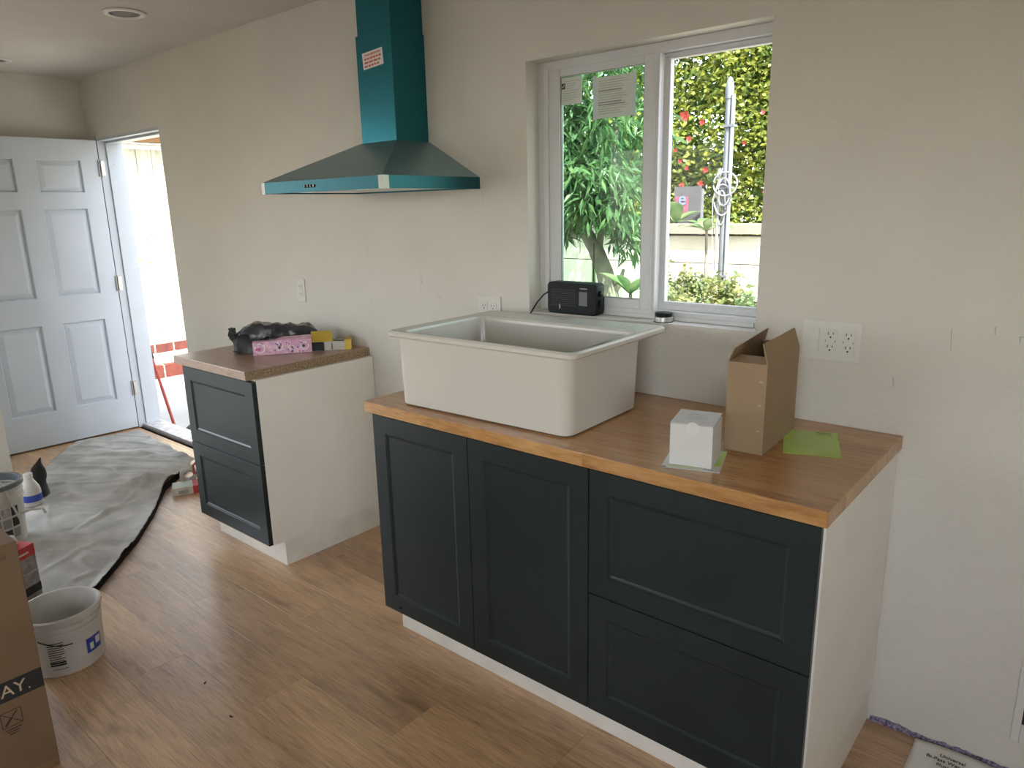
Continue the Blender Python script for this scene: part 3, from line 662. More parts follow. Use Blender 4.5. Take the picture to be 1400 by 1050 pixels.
ym = Matrix.Translation((-2.430, -.213, ZT_)) @ Matrix.Rotation(math.radians(50), 4, 'Z')
yb.location = (-2.430, -.213, ZT_); yb.rotation_euler = (0, 0, math.radians(50))
yk = MB(); L_, D_, H_ = .178, .072, .042
yk.box(0, L_, 0, D_, .0006, .003); yk.box(0, L_, 0, .002, .003, H_); yk.box(0, L_, D_-.002, D_, .003, H_); yk.box(0, .002, .002, D_-.002, .003, H_)
yk.xform(ym).build('tray', mat('grey_white_card', (.50, .48, .42), .6, var=.05), yb)
B(L_-.030, L_+.001, -.001, D_+.001, .001, H_+.006).xform(ym).build('yellow_end', YELLOW, yb, bevel=.001)
B(L_+.001, L_+.0016, .012, .060, .012, .034).xform(ym).build('print_panel', CHIP, yb)
MB().ring([[(.0, -.002, H_+.001), (.098, -.002, H_+.001), (.086, .060, H_+.040), (-.006, .060, H_+.040)], [(.0, -.002, H_+.003), (.098, -.002, H_+.003), (.086, .060, H_+.042), (-.006, .060, H_+.042)]], True, True, True).xform(ym).build('lifted_flap', YELLOW, yb)
B(.0, .055, -.003, -.0005, .002, H_).xform(ym).build('dark_wrap', DARK, yb); B(.088, .092, -.004, -.001, .006, .034).xform(ym).build('tab', INK, yb)

# ------------------------------------------------------------------ drop cloth
def poly_at(pl_, t):
    d = [0]
    for a, b in zip(pl_, pl_[1:]): d.append(d[-1]+math.dist(a, b))
    s = t*d[-1]
    for i in range(len(pl_)-1):
        if s <= d[i+1]+1e-9:
            f = (s-d[i])/(d[i+1]-d[i]); return (pl_[i][0]+(pl_[i+1][0]-pl_[i][0])*f, pl_[i][1]+(pl_[i+1][1]-pl_[i][1])*f)
Lp = [(-5.06, -.42), (-4.56, -.80), (-4.13, -1.00), (-4.05, -1.55), (-2.98, -1.62)]
Rp = [(-4.96, -.05), (-3.94, -.13), (-3.62, -.47), (-3.30, -.68), (-3.05, -.87), (-2.72, -1.17)]
CREASE = [((-3.60, -1.19), (-3.30, -.98), .012), ((-3.40, -1.04), (-3.70, -.53), .013), ((-3.50, -.99), (-3.58, -.56), .010), ((-4.30, -.62), (-3.85, -.35), .008), ((-3.05, -1.30), (-3.22, -.92), .009), ((-3.95, -.95), (-3.6, -1.08), .008)]
NT, NS = 190, 120; tv = []; tf = []
for i in range(NT+1):
    t_ = i/NT; a, b = poly_at(Lp, t_), poly_at(Rp, t_)
    for j in range(NS+1):
        s = j/NS; x = a[0]+(b[0]-a[0])*s; y = a[1]+(b[1]-a[1])*s
        u = x*.82+y*.57; v_ = -x*.57+y*.82
        z = .012+.006*noise.noise((x*2.2, y*2.2, 1))
        rd = 1-abs(noise.noise((u*1.1, v_*4.5, 4))); z += .018*max(0, rd-.86)/.14*(.4+.6*noise.noise((x*1.3, y*1.3, 9))**2*4)*.6
        rd = 1-abs(noise.noise((u*2.3+3, v_*8, 11))); z += .008*max(0, rd-.88)/.12
        z += .0025*noise.noise((x*16, y*16, 2))
        if s > .93 and t_ > .30: z += .014*(s-.93)/.07
        if math.hypot(x+3.74, y+.50) < .20: z += .085*(1-math.hypot(x+3.74, y+.50)/.20)**1.3
        if y > -.03: z += .03
        for ca, cb_, ch in CREASE:
            ax, ay = ca; bx_, by_ = cb_; ll = (bx_-ax)**2+(by_-ay)**2; tt = max(0, min(1, ((x-ax)*(bx_-ax)+(y-ay)*(by_-ay))/ll))
            dd = math.hypot(x-ax-tt*(bx_-ax), y-ay-tt*(by_-ay)); z += ch*math.exp(-(dd/.016)**2)*math.sin(PI*(.08+.84*tt))
        for fx, fy, fr_ in ((-3.60, -1.285, .17), (-2.905, -1.395, .15), (-4.03, -1.015, .08), (-4.118, -.965, .10)):
            dd = math.hypot(x-fx, y-fy)
            if dd < fr_+.06: z = .005+(z-.005)*max(0, (dd-fr_)/.06)
        if x < -4.96: z = .006
        tv.append((x, y, max(.004, z)))
for i in range(NT):
    for j in range(NS):
        p = i*(NS+1)+j; tf.append((p, p+1, p+NS+2, p+NS+1))
tb = MB(); tb.add(tv, tf)
tarp = tb.build('drop_cloth', TARP, smooth=True, fix=False)
tarp.data.set_sharp_from_angle(angle=math.radians(180))
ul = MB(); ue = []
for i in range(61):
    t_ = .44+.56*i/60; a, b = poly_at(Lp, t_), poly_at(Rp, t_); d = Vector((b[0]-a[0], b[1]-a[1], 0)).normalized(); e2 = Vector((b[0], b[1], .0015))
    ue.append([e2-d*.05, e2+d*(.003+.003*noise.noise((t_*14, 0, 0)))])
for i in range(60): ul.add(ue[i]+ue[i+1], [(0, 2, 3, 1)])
uo = ul.build('edge_shadow_strip', DARKM, tarp, fix=False); uo.modifiers.new('thick', 'SOLIDIFY').thickness = .001  # black strip standing in for the shadow line under the cloth edge
so_ = tarp.modifiers.new('thick', 'SOLIDIFY'); so_.thickness = .002; so_.offset = -1
tag(tarp, 'wrinkled grey canvas drop cloth spread on the floor before the open door', 'drop cloth')

# ------------------------------------------------------------------ pails, bottles, boxes on the floor
def pail(name, lab, c, r1, r0, h, group):
    t = thing(name, lab, 'bucket', c, 0, group)
    MB().lathe([(r0-.004, .0), (r0, .002), (r0+(r1-r0)*.72, h*.72), (r1-.002, h*.74), (r1+.003, h*.745), (r1+.003, h*.765), (r1-.001, h*.77), (r1, h*.84), (r1+.003, h*.845), (r1+.003, h*.862), (r1, h*.87), (r1+.001, h*.93), (r1+.007, h*.94), (r1+.007, h*.985), (r1+.003, h), (r1-.003, h), (r1-.005, h*.97), (r1-.006, h*.8), (r0-.004, .006), (.002, .006)], c, 56, True, True).build('pail_body', BUCKETM, t, smooth=True)
    return t
def wrap(t, c, r, a0, a1, z0, z1, name, m, tilt=0, par=None, rr=None):
    n_ = 14; lo_, hi_ = [], []
    for i in range(n_+1):
        a = a0+(a1-a0)*i/n_
        ra = (rr(z0) if rr else r)+.0008; rb2 = (rr(z1) if rr else r)+.0008
        lo_.append((c[0]+ra*math.cos(a), c[1]+ra*math.sin(a), z0)); hi_.append((c[0]+rb2*math.cos(a), c[1]+rb2*math.sin(a), z1))
    mb = MB(); mb.ring([lo_, hi_], False); return mb.build(name, m, par or t, fix=False)
def facing(c): return math.atan2(CAM[1]-c[1], CAM[0]-c[0])
PC = (-2.300, -1.424, 0)
p1 = pail('plastic_pail', 'dirty white plastic pail with blue logo on the laminate floor', PC, .124, .117, .212, 'white plastic pails')
fa = facing(PC); rr1 = lambda z: .117+(.007)*min(1, z/(.212*.72))*.72+.0004
wrap(p1, PC, .12, fa-.42, fa-.02, .030, .032, 'label_line', INK, rr=rr1)
for i in range(11):
    z = .044+i*.0085; wd = [.40, .40, .37, .40, .30, .4, .38, .4, .36, .4, .40][i]
    wrap(p1, PC, .12, fa-.46, fa-.46+wd, z, z+(.007 if i < 2 else .0030), 'label_line', INK, rr=rr1)
wrap(p1, PC, .12, fa+.50, fa+1.02, .050, .105, 'logo_patch', BLUEP, rr=rr1)
wrap(p1, PC, .12, fa+.60, fa+.72, .060, .085, 'logo_can', mat('logo_pale', (.55, .68, .45), .5, var=.1), rr=lambda z: rr1(z)+.0006)
wrap(p1, PC, .12, fa+.80, fa+.98, .070, .096, 'logo_swoosh', PAPER, rr=lambda z: rr1(z)+.0006)
ha = [fa-.62+i*.11 for i in range(14)]
MB().tube([(PC[0]+.132*math.cos(a), PC[1]+.132*math.sin(a), .150-.030*math.sin(PI*i/13)) for i, a in enumerate(ha[:8])], .0018, 6).build('handle', DARKM, p1)
PC2 = (-3.60, -1.285, .009)
p2 = pail('compound_pail', 'printed white pail with wire handle beside the spray bottle', PC2, .135, .120, .30, 'white plastic pails')
fb = facing(PC2); rr2 = lambda z: .120+.015*min(1, (z-.012)/.216)*.72+.0006
for i in range(3):
    for j in range(5):
        a = fb-.75+j*.33; z = .05+i*.055
        wrap(p2, PC2, .13, a, a+.28, z, z+.044, 'label_picture', [GREYINK, INK, mat('print_grey2', (.42, .40, .38), .6, var=.4, vscale=60), INK, GREYINK][(i*2+j) % 5], rr=rr2)
MB().lathe([(.128, .262), (.001, .262)], PC2, 40, False, True).build('compound', mat('grey_compound', (.33, .34, .33), .4, var=.2), p2)
MB().lathe([(.138, .282), (.144, .286), (.144, .300), (.140, .307), (.128, .307), (.128, .270)], PC2, 48, False, False).build('rim_band', mat('grey_rim', (.13, .14, .14), .5, var=.1), p2, smooth=True)
def pixx(u, v, xx):       # a direction read off the photograph, met with the vertical plane x = xx
    d = fw+Rv*((u-700)/FPX)+Uv*((525-v)/FPX); t = (xx-CAM[0])/d.x; return Vector(CAM)+d*t
MB().tube([pixx(-20, 640, -3.52), pixx(3, 664, -3.47), pixx(27, 709, -3.452)], .005, 8).build('wire_handle', HINGE, p2, smooth=True)
MB().tube([(PC2[0]+.125*math.cos(fb+1.0), PC2[1]+.125*math.sin(fb+1.0), .15), (PC2[0]+.17*math.cos(fb+1.05), PC2[1]+.17*math.sin(fb+1.05), .165), (PC2[0]+.22*math.cos(fb+1.1), PC2[1]+.22*math.sin(fb+1.1), .16), (PC2[0]+.225*math.cos(fb+1.12), PC2[1]+.225*math.sin(fb+1.12), .135)], .007, 8).build('pail_strap', BUCKETM, p2, smooth=True)
jc = (-4.00, -1.015, .009)
jg = thing('spray_bottle', 'small white bottle with blue label beside the printed pail', 'bottle', jc)
MB().lathe([(.045, 0), (.048, .004), (.048, .075), (.044, .100), (.026, .135), (.020, .150), (.020, .158)], jc, 28).build('bottle_body', BUCKETM, jg, smooth=True)
MB().lathe([(.0485, .025), (.0488, .026), (.0488, .062), (.0485, .063)], jc, 28, False, False).build('label_band', BLUEP, jg, smooth=True)
MB().lathe([(.022, .157), (.022, .178), (.018, .181)], jc, 20).build('cap', PLATE, jg, smooth=True)
bk = thing('black_sack', 'dark plastic sack slumped against the partition behind the spray bottle', 'bag', (-4.125, -.955, .0))
kl = []
for i in range(12):
    t_ = i/11; r0 = .060*(1-t_**1.6)+.004
    kl.append([(-4.130+.055*t_*t_+r0*math.cos(a_), -.955+.035*t_*t_+r0*math.sin(a_), .009+.225*t_) for a_ in [2*PI*j/20 for j in range(20)]])
kb = MB(); kb.ring(kl, True, True, True); crumple(kb, .012, 16, 2.5); kb.v = [Vector((p.x, max(p.y, -1.03), max(.008, p.z))) for p in kb.v]; kb.build('sack_body', DARKM, bk, smooth=True)
# red-topped carton
rm = Matrix.Translation((-2.905, -1.395, .009)) @ Matrix.Rotation(math.radians(28), 4, 'Z')
rc = thing('red_carton', 'upright grey printed carton with red band and white tissue on top', 'box', (-2.905, -1.395, .009), math.radians(28))
GPR = mat('grey_photo_print', (.30, .29, .28), .5, var=.35, vscale=30)
B(-.09, .06, -.05, .05, 0, .18).xform(rm).build('carton', GPR, rc, bevel=.001)
B(-.0905, .0605, -.0505, .0505, .18, .228).xform(rm).build('red_band', REDP, rc, bevel=.001)
B(-.0908, .0608, -.0508, .0508, .02, .055).xform(rm).build('dark_band', INK, rc)
B(-.0908, .0612, -.0508, .0508, .112, .114).xform(rm).build('white_line', PAPER, rc)
B(.0605, .0612, -.035, .02, .196, .204).xform(rm).build('print_line', PAPER, rc)
ts = MB(); ts.lathe([(.036, .228), (.040, .240), (.030, .262), (.014, .275), (.003, .272)], (-.02, 0, 0), 18); crumple(ts, .010, 30, 4).xform(rm).build('tissue', PAPER, rc)
# cardboard box with black band
bx = thing('moving_box', 'large brown cardboard box with black lettered band on the floor', 'box', (-2.05, -2.0, 0))
B(-2.25, -1.752, -2.30, -1.632, .0005, .700).build('carton', CARD2, bx, bevel=.002)
B(-1.7522, -1.7512, -2.30, -1.633, .262, .320).build('printed_band', INK, bx)
text('band_lettering', 'HAMPTON', .048, axes((-1.7508, -1.812, .2905), (0, 1, 0), (0, 0, 1)), mat('tan_letter', (.52, .40, .27), .7, var=.05), bx, align='RIGHT')
text('band_lettering', 'BAY', .048, axes((-1.7508, -1.674, .2905), (0, 1, 0), (0, 0, 1)), mat('tan_letter', (.52, .40, .27), .7, var=.05), bx, align='RIGHT')
for i in range(1):
    MB().lathe([(.0022, 0), (.0022, .0006)], (-1.7511, -1.668, .276), 8, axis='x').build('registered_mark', mat('tan_letter', (.5, .4, .27)), bx)
ic = MB(); y0, y1, z0, z1 = -1.745, -1.697, .186, .232; q = .0016
def bar(m_, ya, za, yb_, zb_, wd):
    d = Vector((0, yb_-ya, zb_-za)).normalized(); n_ = Vector((0, -d.z, d.y))*wd; a, b = Vector((-1.7514, ya, za)), Vector((-1.7514, yb_, zb_)); m_.quad(a-n_, b-n_, b+n_, a+n_)
for a in ((y0, z0, y1, z0), (y0, z1, y1, z1), (y0, z0, y0, z1), (y1, z0, y1, z1), (y0, z1, y1, z0)): bar(ic, *a, q*.6)
ic.build('no_knife_icon', INK, bx, fix=False)
kn2 = MB(); bar(kn2, -1.738, .191, -1.722, .210, .003); bar(kn2, -1.722, .210, -1.706, .227, .0016); kn2.build('knife_shape', INK, bx, fix=False)
for i, wd in enumerate((.040, .030, .022)):
    B(-1.7520, -1.7514, -1.721-wd/2, -1.721+wd/2, .176-i*.0075, .1785-i*.0075).build('caution_line', INK, bx)
text('size_mark', '68', .020, axes((-1.7512, -1.671, .664), (0, 1, 0), (0, 0, 1)), mat('faded_ink', (.12, .08, .05), .7, var=.1), bx)
B(-1.7525, -1.7512, -1.70, -1.633, .0005, .030).build('tape', mat('brown_tape', (.22, .13, .06), .35, var=.05), bx)
B(-2.25, -1.754, -1.99, -1.94, .7, .7008).build('top_tape', mat('brown_tape', (.22, .13, .06)), bx)
# instruction manual on the floor
MANP = mat('manual_cover', (.80, .78, .73), .6, var=.02)
man = thing('manual', 'white instruction manual with printed title lying on floor against the wall', 'manual', (.12, -.15, 0))
mv = []; mf = []; NX, NY = 14, 16
for j in range(NY+1):
    for i in range(NX+1):
        u, v = i/NX, j/NY
        x = .122+.22*u; y = -.30+.285*v; z = .003+.012*max(0, v-.62)/.38*(.6+.4*math.sin(u*2.4))
        mv.append((x, y+.006*math.sin(u*3)*v, z))
for j in range(NY):
    for i in range(NX): p = j*(NX+1)+i; mf.append((p, p+1, p+NX+2, p+NX+1))
mo = MB().add(mv, mf).build('cover', MANP, man, smooth=True, fix=False); mo.modifiers.new('thick', 'SOLIDIFY').thickness = .0022
for i, tx in enumerate(('Universal', 'Bi-Pass Wardrobe', 'Illustrated')):
    text('title_print', tx, .0165, Matrix.Translation((.222, -.056-.0185*i, .0170-.0018*i)) @ Matrix.Rotation(math.radians(4), 4, 'X'), INK, man, bold=True, ext=.0002)
# clutter beside the short cabinet
cm = Matrix.Translation((-3.495, -.480, 0)) @ Matrix.Rotation(math.radians(66), 4, 'Z')
cx_ = thing('small_carton', 'flat white carton with red end lying beside the short cabinet', 'box', (-3.495, -.480, 0), math.radians(66))
B(0, .15, 0, .11, .0006, .045).xform(cm).build('carton', mat('beige_print', (.58, .54, .46), .5, var=.15, vscale=30), cx_, bevel=.001)
B(.105, .151, -.001, .111, .001, .0455).xform(cm).build('red_end', REDP, cx_); B(.0, .104, .01, .100, .045, .0462).xform(cm).build('green_top', mat('pale_green_print', (.28, .36, .32), .4, var=.1), cx_)
B(.03, .08, -.0008, .0002, .010, .030).xform(cm).build('print_panel', GREYINK, cx_)
rl = thing('tape_roll', 'pale roll lying half covered by the drop cloth edge', 'roll', (-3.62, -.40, .045))
MB().lathe([(.046, 0), (.046, .07), (.030, .07), (.030, 0)], (0, 0, 0), 28, False, False, axis='x').xform(Matrix.Translation((-3.68, -.30, .047)) @ Matrix.Rotation(math.radians(-25), 4, 'Z')).build('roll_body', mat('roll_beige', (.45, .43, .36), .6, var=.1), rl, smooth=True)
sk = thing('white_sack', 'crumpled white plastic sack behind the flat carton', 'bag', (-3.60, -.24, 0))
s_ = MB(); s_.lathe([(.09, .0), (.10, .02), (.08, .07), (.045, .10), (.004, .11)], (-3.55, -.16, .002), 22); crumple(s_, .018, 14, 3); s_.v = [Vector((p.x, p.y, max(.001, p.z))) for p in s_.v]; s_.build('sack_body', PAPER, sk, smooth=True)
cb = thing('red_cable', 'short red cable looped over the white sack', 'cable', (-3.58, -.29, .1))
MB().tube([(-3.66, -.20, .128), (-3.63, -.245, .128), (-3.60, -.30, .112), (-3.57, -.315, .075), (-3.53, -.30, .085), (-3.50, -.27, .055)], .006, 8).build('cable_body', mat('red_rubber', (.35, .04, .03), .5, var=.1), cb, smooth=True)

# ------------------------------------------------------------------ outside: ground, wall, planting
GZ = -.15
struct(B(-14, 6, T, 9, GZ-.1, GZ).build('ground', mat('pale_concrete', (.32, .31, .29), .9, var=.12, vscale=2, bump=.3, bscale=40)))
BLK = mat('cream_block', (0.650, 0.609, 0.504), .9, var=.08, vscale=5, bump=.5, bscale=80, rnd=.05)
BW, BH, BY = .405, .203, 3.0
bwall = tag(B(-6.4, 2.0, BY+.012, BY+.14, GZ, 1.30).build('block_wall', mat('mortar', (0.240, 0.215, 0.175), .95, var=.1)), 'cream concrete block garden wall behind the tree and shrubs', 'wall')
bme = None
def blk(x0, x1, z0, z1):
    global bme
    full = abs(x1-x0-(BW-.008)) < 1e-4
    if full and bme:
        o = bpy.data.objects.new('block', bme); COL.objects.link(o); o.parent = bwall; o.location = (x0, BY, z0)
    else:
        o = MB().box(0, x1-x0, 0, .05, 0, z1-z0).build('block', BLK, bwall, loc=(x0, BY, z0))
        if full: bme = o.data
for r in range(7):
    z0 = GZ+.03+r*BH; x = -6.4-(BW/2 if r % 2 else 0)
    while x < 2.0:
        a, b = max(x, -6.4), min(x+BW-.008, 2.0)
        if b-a > .03: blk(a, b, z0, z0+BH-.008)
        x += BW
CAPM = mat('cap_block', (0.260, 0.235, 0.197), .9, var=.1, vscale=6, bump=.4, bscale=60, rnd=.04)
x = -6.4; cme = None
while x < 2.0:
    if cme is None:
        o = B(0, BW-.006, 0, .23, 0, .068).build('cap_stone', CAPM, bwall, loc=(x, BY-.045, 1.312)); cme = o.data
    else:
        o = bpy.data.objects.new('cap_stone', cme); COL.objects.link(o); o.parent = bwall; o.location = (x, BY-.045, 1.312)
    x += BW

def leafmat(name, c, c2, tr):
    m = bpy.data.materials.new(name); m.use_nodes = True; nt = m.node_tree; b = nt.nodes['Principled BSDF']; L = nt.links.new
    g = node(nt, 'ShaderNodeNewGeometry'); n_ = node(nt, 'ShaderNodeTexNoise'); n_.inputs['Scale'].default_value = 9; L(g.outputs['Position'], n_.inputs['Vector'])
    mr = node(nt, 'ShaderNodeMapRange'); mr.inputs[1].default_value = .35; mr.inputs[2].default_value = .65; L(n_.outputs[0], mr.inputs[0])
    mx = node(nt, 'ShaderNodeMixRGB'); mx.inputs[1].default_value = (*c, 1); mx.inputs[2].default_value = (*c2, 1); L(mr.outputs[0], mx.inputs[0])
    L(mx.outputs[0], b.inputs['Base Color']); b.inputs['Roughness'].default_value = .45
    t = node(nt, 'ShaderNodeBsdfTranslucent'); L(mx.outputs[0], t.inputs[0]); ms = node(nt, 'ShaderNodeMixShader'); ms.inputs[0].default_value = tr
    L(b.outputs[0], ms.inputs[1]); L(t.outputs[0], ms.inputs[2]); L(ms.outputs[0], nt.nodes['Material Output'].inputs[0]); MATS[name] = m
    return m
LF_TREE = leafmat('mango_leaf', (0.046, 0.121, 0.046), (0.134, 0.219, 0.085), .5)
LF_BUSH = leafmat('bush_leaf', (0.119, 0.189, 0.036), (0.349, 0.363, 0.064), .5)
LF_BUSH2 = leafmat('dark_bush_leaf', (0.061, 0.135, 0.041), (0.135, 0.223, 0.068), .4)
LF_SH = leafmat('shrub_leaf', (0.096, 0.156, 0.060), (0.252, 0.264, 0.096), .4)
LF_BIG = leafmat('broad_leaf', (0.080, 0.160, 0.060), (0.200, 0.260, 0.120), .4)
BARK = mat('pale_bark', (0.180, 0.162, 0.126), .9, var=.25, vscale=12, bump=.6, bscale=30, bdist=.01)
rng = random.Random(11)
def leaf_cloud(name, n_, sampler, ln, wd, droop, m, parent, seed=1):
    r_ = random.Random(seed); vs, fs = [], []
    for i in range(n_):
        p, out_ = sampler(r_)
        d = Vector((r_.gauss(0, 1), r_.gauss(0, 1), r_.gauss(0, .6)-droop)); d = (d+out_*.6).normalized()
        sdv = d.cross(Vector((r_.gauss(0, 1), r_.gauss(0, 1), r_.gauss(0, 1)))).normalized()
        l = ln*r_.uniform(.65, 1.25); w_ = wd*r_.uniform(.7, 1.2); nrm = d.cross(sdv)
        a = p; b = p+d*l*.45+sdv*w_/2+nrm*l*.05; c = p+d*l+Vector((0, 0, -l*.15*max(0, droop))); e_ = p+d*l*.45-sdv*w_/2+nrm*l*.05
        o = len(vs); vs += [tuple(a), tuple(b), tuple(c), tuple(e_)]; fs += [(o, o+1, o+2), (o, o+2, o+3)]
    me = bpy.data.meshes.new(name); me.from_pydata(vs, [], fs); me.materials.append(m)
    ob = bpy.data.objects.new(name, me); COL.objects.link(ob)
    if parent: ob.parent = parent; me.transform(world_of(parent).inverted())
    ob['kind'] = 'stuff'
    return ob
def blob(centers):
    def f(r_):
        c, rad_ = r_.choice(centers)
        v = Vector((r_.gauss(0, 1), r_.gauss(0, 1), r_.gauss(0, 1))).normalized(); k_ = r_.random()**.4
        return Vector(c)+Vector((v.x*rad_[0], v.y*rad_[1], v.z*rad_[2]))*k_, v
    return f
# tree in front of the left-hand sash
tr = thing('garden_tree', 'leafy garden tree with a pale leaning trunk before the block wall', 'tree', (-2.12, 2.05, GZ))
trunk = [(-2.14, 2.05, GZ), (-2.17, 2.05, .35), (-2.235, 2.03, .90), (-2.28, 2.02, 1.10), (-2.34, 2.0, 1.25), (-2.42, 2.0, 1.36), (-2.52, 2.02, 1.50), (-2.54, 2.05, 1.9)]
MB().tube(trunk, .080, 12, .030).build('trunk', BARK, tr, smooth=True)
for br in ([(-2.33, 2.01, 1.20), (-2.30, 2.02, 1.45), (-2.24, 2.05, 1.75), (-2.2, 2.05, 2.2)], [(-2.42, 2.0, 1.34), (-2.55, 1.95, 1.36), (-2.72, 1.9, 1.33)], [(-2.30, 2.02, 1.42), (-2.17, 2.0, 1.55), (-2.0, 1.95, 1.62)], [(-2.24, 2.04, .93), (-2.16, 2.02, 1.03), (-2.12, 2.0, 1.12)]):
    MB().tube(br, .030, 8, .010).build('branch', BARK, tr, smooth=True)
cts = []
for i in range(64):
    a = rng.uniform(0, 2*PI); rr_ = rng.uniform(.05, .62)
    z = rng.uniform(1.62, 3.1)
    cts.append(((-2.50+rr_*math.cos(a)*.80, 2.05+rr_*math.sin(a)*.75, z+.10*rr_), (.17, .18, .18)))
for c in ((-2.70, 1.95, 1.42), (-2.60, 1.95, 1.40), (-2.08, 2.05, 1.42), (-2.15, 1.95, 1.46), (-2.60, 1.85, 1.62), (-2.10, 2.0, 1.30), (-2.76, 1.95, 1.34)): cts.append((c, (.11, .11, .10)))
for k_ in range(22): cts.append(((rng.uniform(-2.80, -2.06), rng.uniform(1.72, 1.92), rng.uniform(1.48, 1.85)), (.13, .10, .11)))
leaf_cloud('foliage', 8200, blob(cts), .105, .027, 1.1, LF_TREE, tr, 3)
# tall flowering hedge beyond the wall
hg = thing('flowering_hedge', 'tall yellow-green hedge with red flowers growing beyond the block wall', 'hedge', (-1.9, 4.1, GZ))
ctb = []
for i in range(230):
    x = rng.uniform(-6.2, 1.2); ctb.append(((x, rng.uniform(3.95, 5.0), rng.uniform(1.0, 3.7+.35*math.sin(x*2.1))), (.36, .26, .32)))
for i in range(150):
    x = rng.uniform(-3.9, -.7); ctb.append(((x, rng.uniform(3.95, 4.9), rng.uniform(1.2, 3.75)), (.32, .24, .30)))
leaf_cloud('foliage', 75000, blob(ctb), .056, .034, .1, LF_BUSH, hg, 5)
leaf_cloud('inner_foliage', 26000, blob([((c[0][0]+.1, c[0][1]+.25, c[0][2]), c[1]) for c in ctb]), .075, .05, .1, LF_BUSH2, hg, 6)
for i in range(9):
    x = -5.8+i*.8; MB().tube([(x, 4.2, GZ), (x+rng.uniform(-.2, .2), 4.2, 1.0), (x+rng.uniform(-.4, .4), 4.15, 2.2)], .05, 8, .015).build('stem', BARK, hg)
REDF = mat('red_petal', (0.260, 0.025, 0.018), .5, var=.2)
def pix(u, v, yy):        # a direction read off the photograph, met with the vertical plane y = yy
    d = fw+Rv*((u-700)/FPX)+Uv*((525-v)/FPX); t = (yy-CAM[1])/d.y; return Vector(CAM)+d*t
fme = None
for (u, v) in ((937, 159), (960, 167), (930, 220), (939, 230), (1043, 154), (916, 244), (932, 254), (924, 205), (942, 190), (958, 251), (1018, 195), (1046, 262), (965, 232)):
    p = pix(u, v, 3.66+rng.uniform(-.03, .06))
    if fme is None:
        mb = MB()
        for k_ in range(5):
            a = 2*PI*k_/5; d = Vector((math.cos(a), -.35, math.sin(a))); s2 = Vector((-math.sin(a), 0, math.cos(a)))
            mb.add([(0, 0, 0), d*.030+s2*.020, d*.052, d*.030-s2*.020], [(0, 1, 2, 3)])
        mb.lathe([(.008, 0), (.006, .03), (.001, .035)], (0, -.03, 0), 6, axis='y'); o = mb.build('flower', REDF, hg, fix=False, loc=p-Vector(hg.location)); fme = o.data
    else:
        o = bpy.data.objects.new('flower', fme); COL.objects.link(o); o.parent = hg; o.location = p-Vector(hg.location); o.rotation_euler = (rng.uniform(-.4, .4), rng.uniform(0, 3), rng.uniform(-.4, .4)); o.scale = [rng.uniform(.38, .62)]*3
# utility pole with cables in front of the wall
PP = pix(985, 395, 2.5)
pole = thing('utility_pole', 'slim grey metal pole with white cables beside the block wall', 'pole', (PP.x, 2.5, GZ))
WCAB = mat('white_cable', (0.248, 0.257, 0.270), .4, var=.05); GPOLE = mat('galvanised_pole', (0.151, 0.164, 0.185), .5, metal=.2, var=.1)
ptop = pix(993, 108, 2.5)
MB().lathe([(.022, GZ), (.022, ptop.z-.10)], (PP.x, 2.5, 0), 14).build('shaft', GPOLE, pole, smooth=True)
MB().lathe([(.026, ptop.z-.12), (.028, ptop.z-.05), (.016, ptop.z), (.003, ptop.z+.012)], (PP.x, 2.5, 0), 14).build('weather_head', GPOLE, pole, smooth=True)
MB().lathe([(.013, .3), (.013, ptop.z-.10)], (PP.x+.034, 2.485, 0), 10).build('conduit', WCAB, pole, smooth=True)
MB().lathe([(.010, .9), (.010, 1.75)], (PP.x-.036, 2.48, 0), 10).build('conduit', WCAB, pole, smooth=True)
for z in (1.05, 1.62, 2.0): B(PP.x-.03, PP.x+.05, 2.47, 2.525, z, z+.014).build('strap', GPOLE, pole)
for k_ in range(4):
    pts = []
    for i in range(26):
        a = i/25*2*PI*(1.3); pts.append((PP.x+.01*k_-.01+(.045+.012*k_)*math.cos(a)*(.6+.4*(k_ % 2)), 2.475-.008*k_, 1.50+.05*k_+(.11-.012*k_)*math.sin(a)))
    MB().tube(pts, .0055, 6).build('cable_coil', WCAB, pole, smooth=True)
MB().tube([(PP.x-.01, 2.47, 1.75), (PP.x-.06, 2.45, 1.55), (PP.x-.05, 2.45, 1.2), (PP.x-.02, 2.46, .95)], .005, 6).build('cable', WCAB, pole, smooth=True)
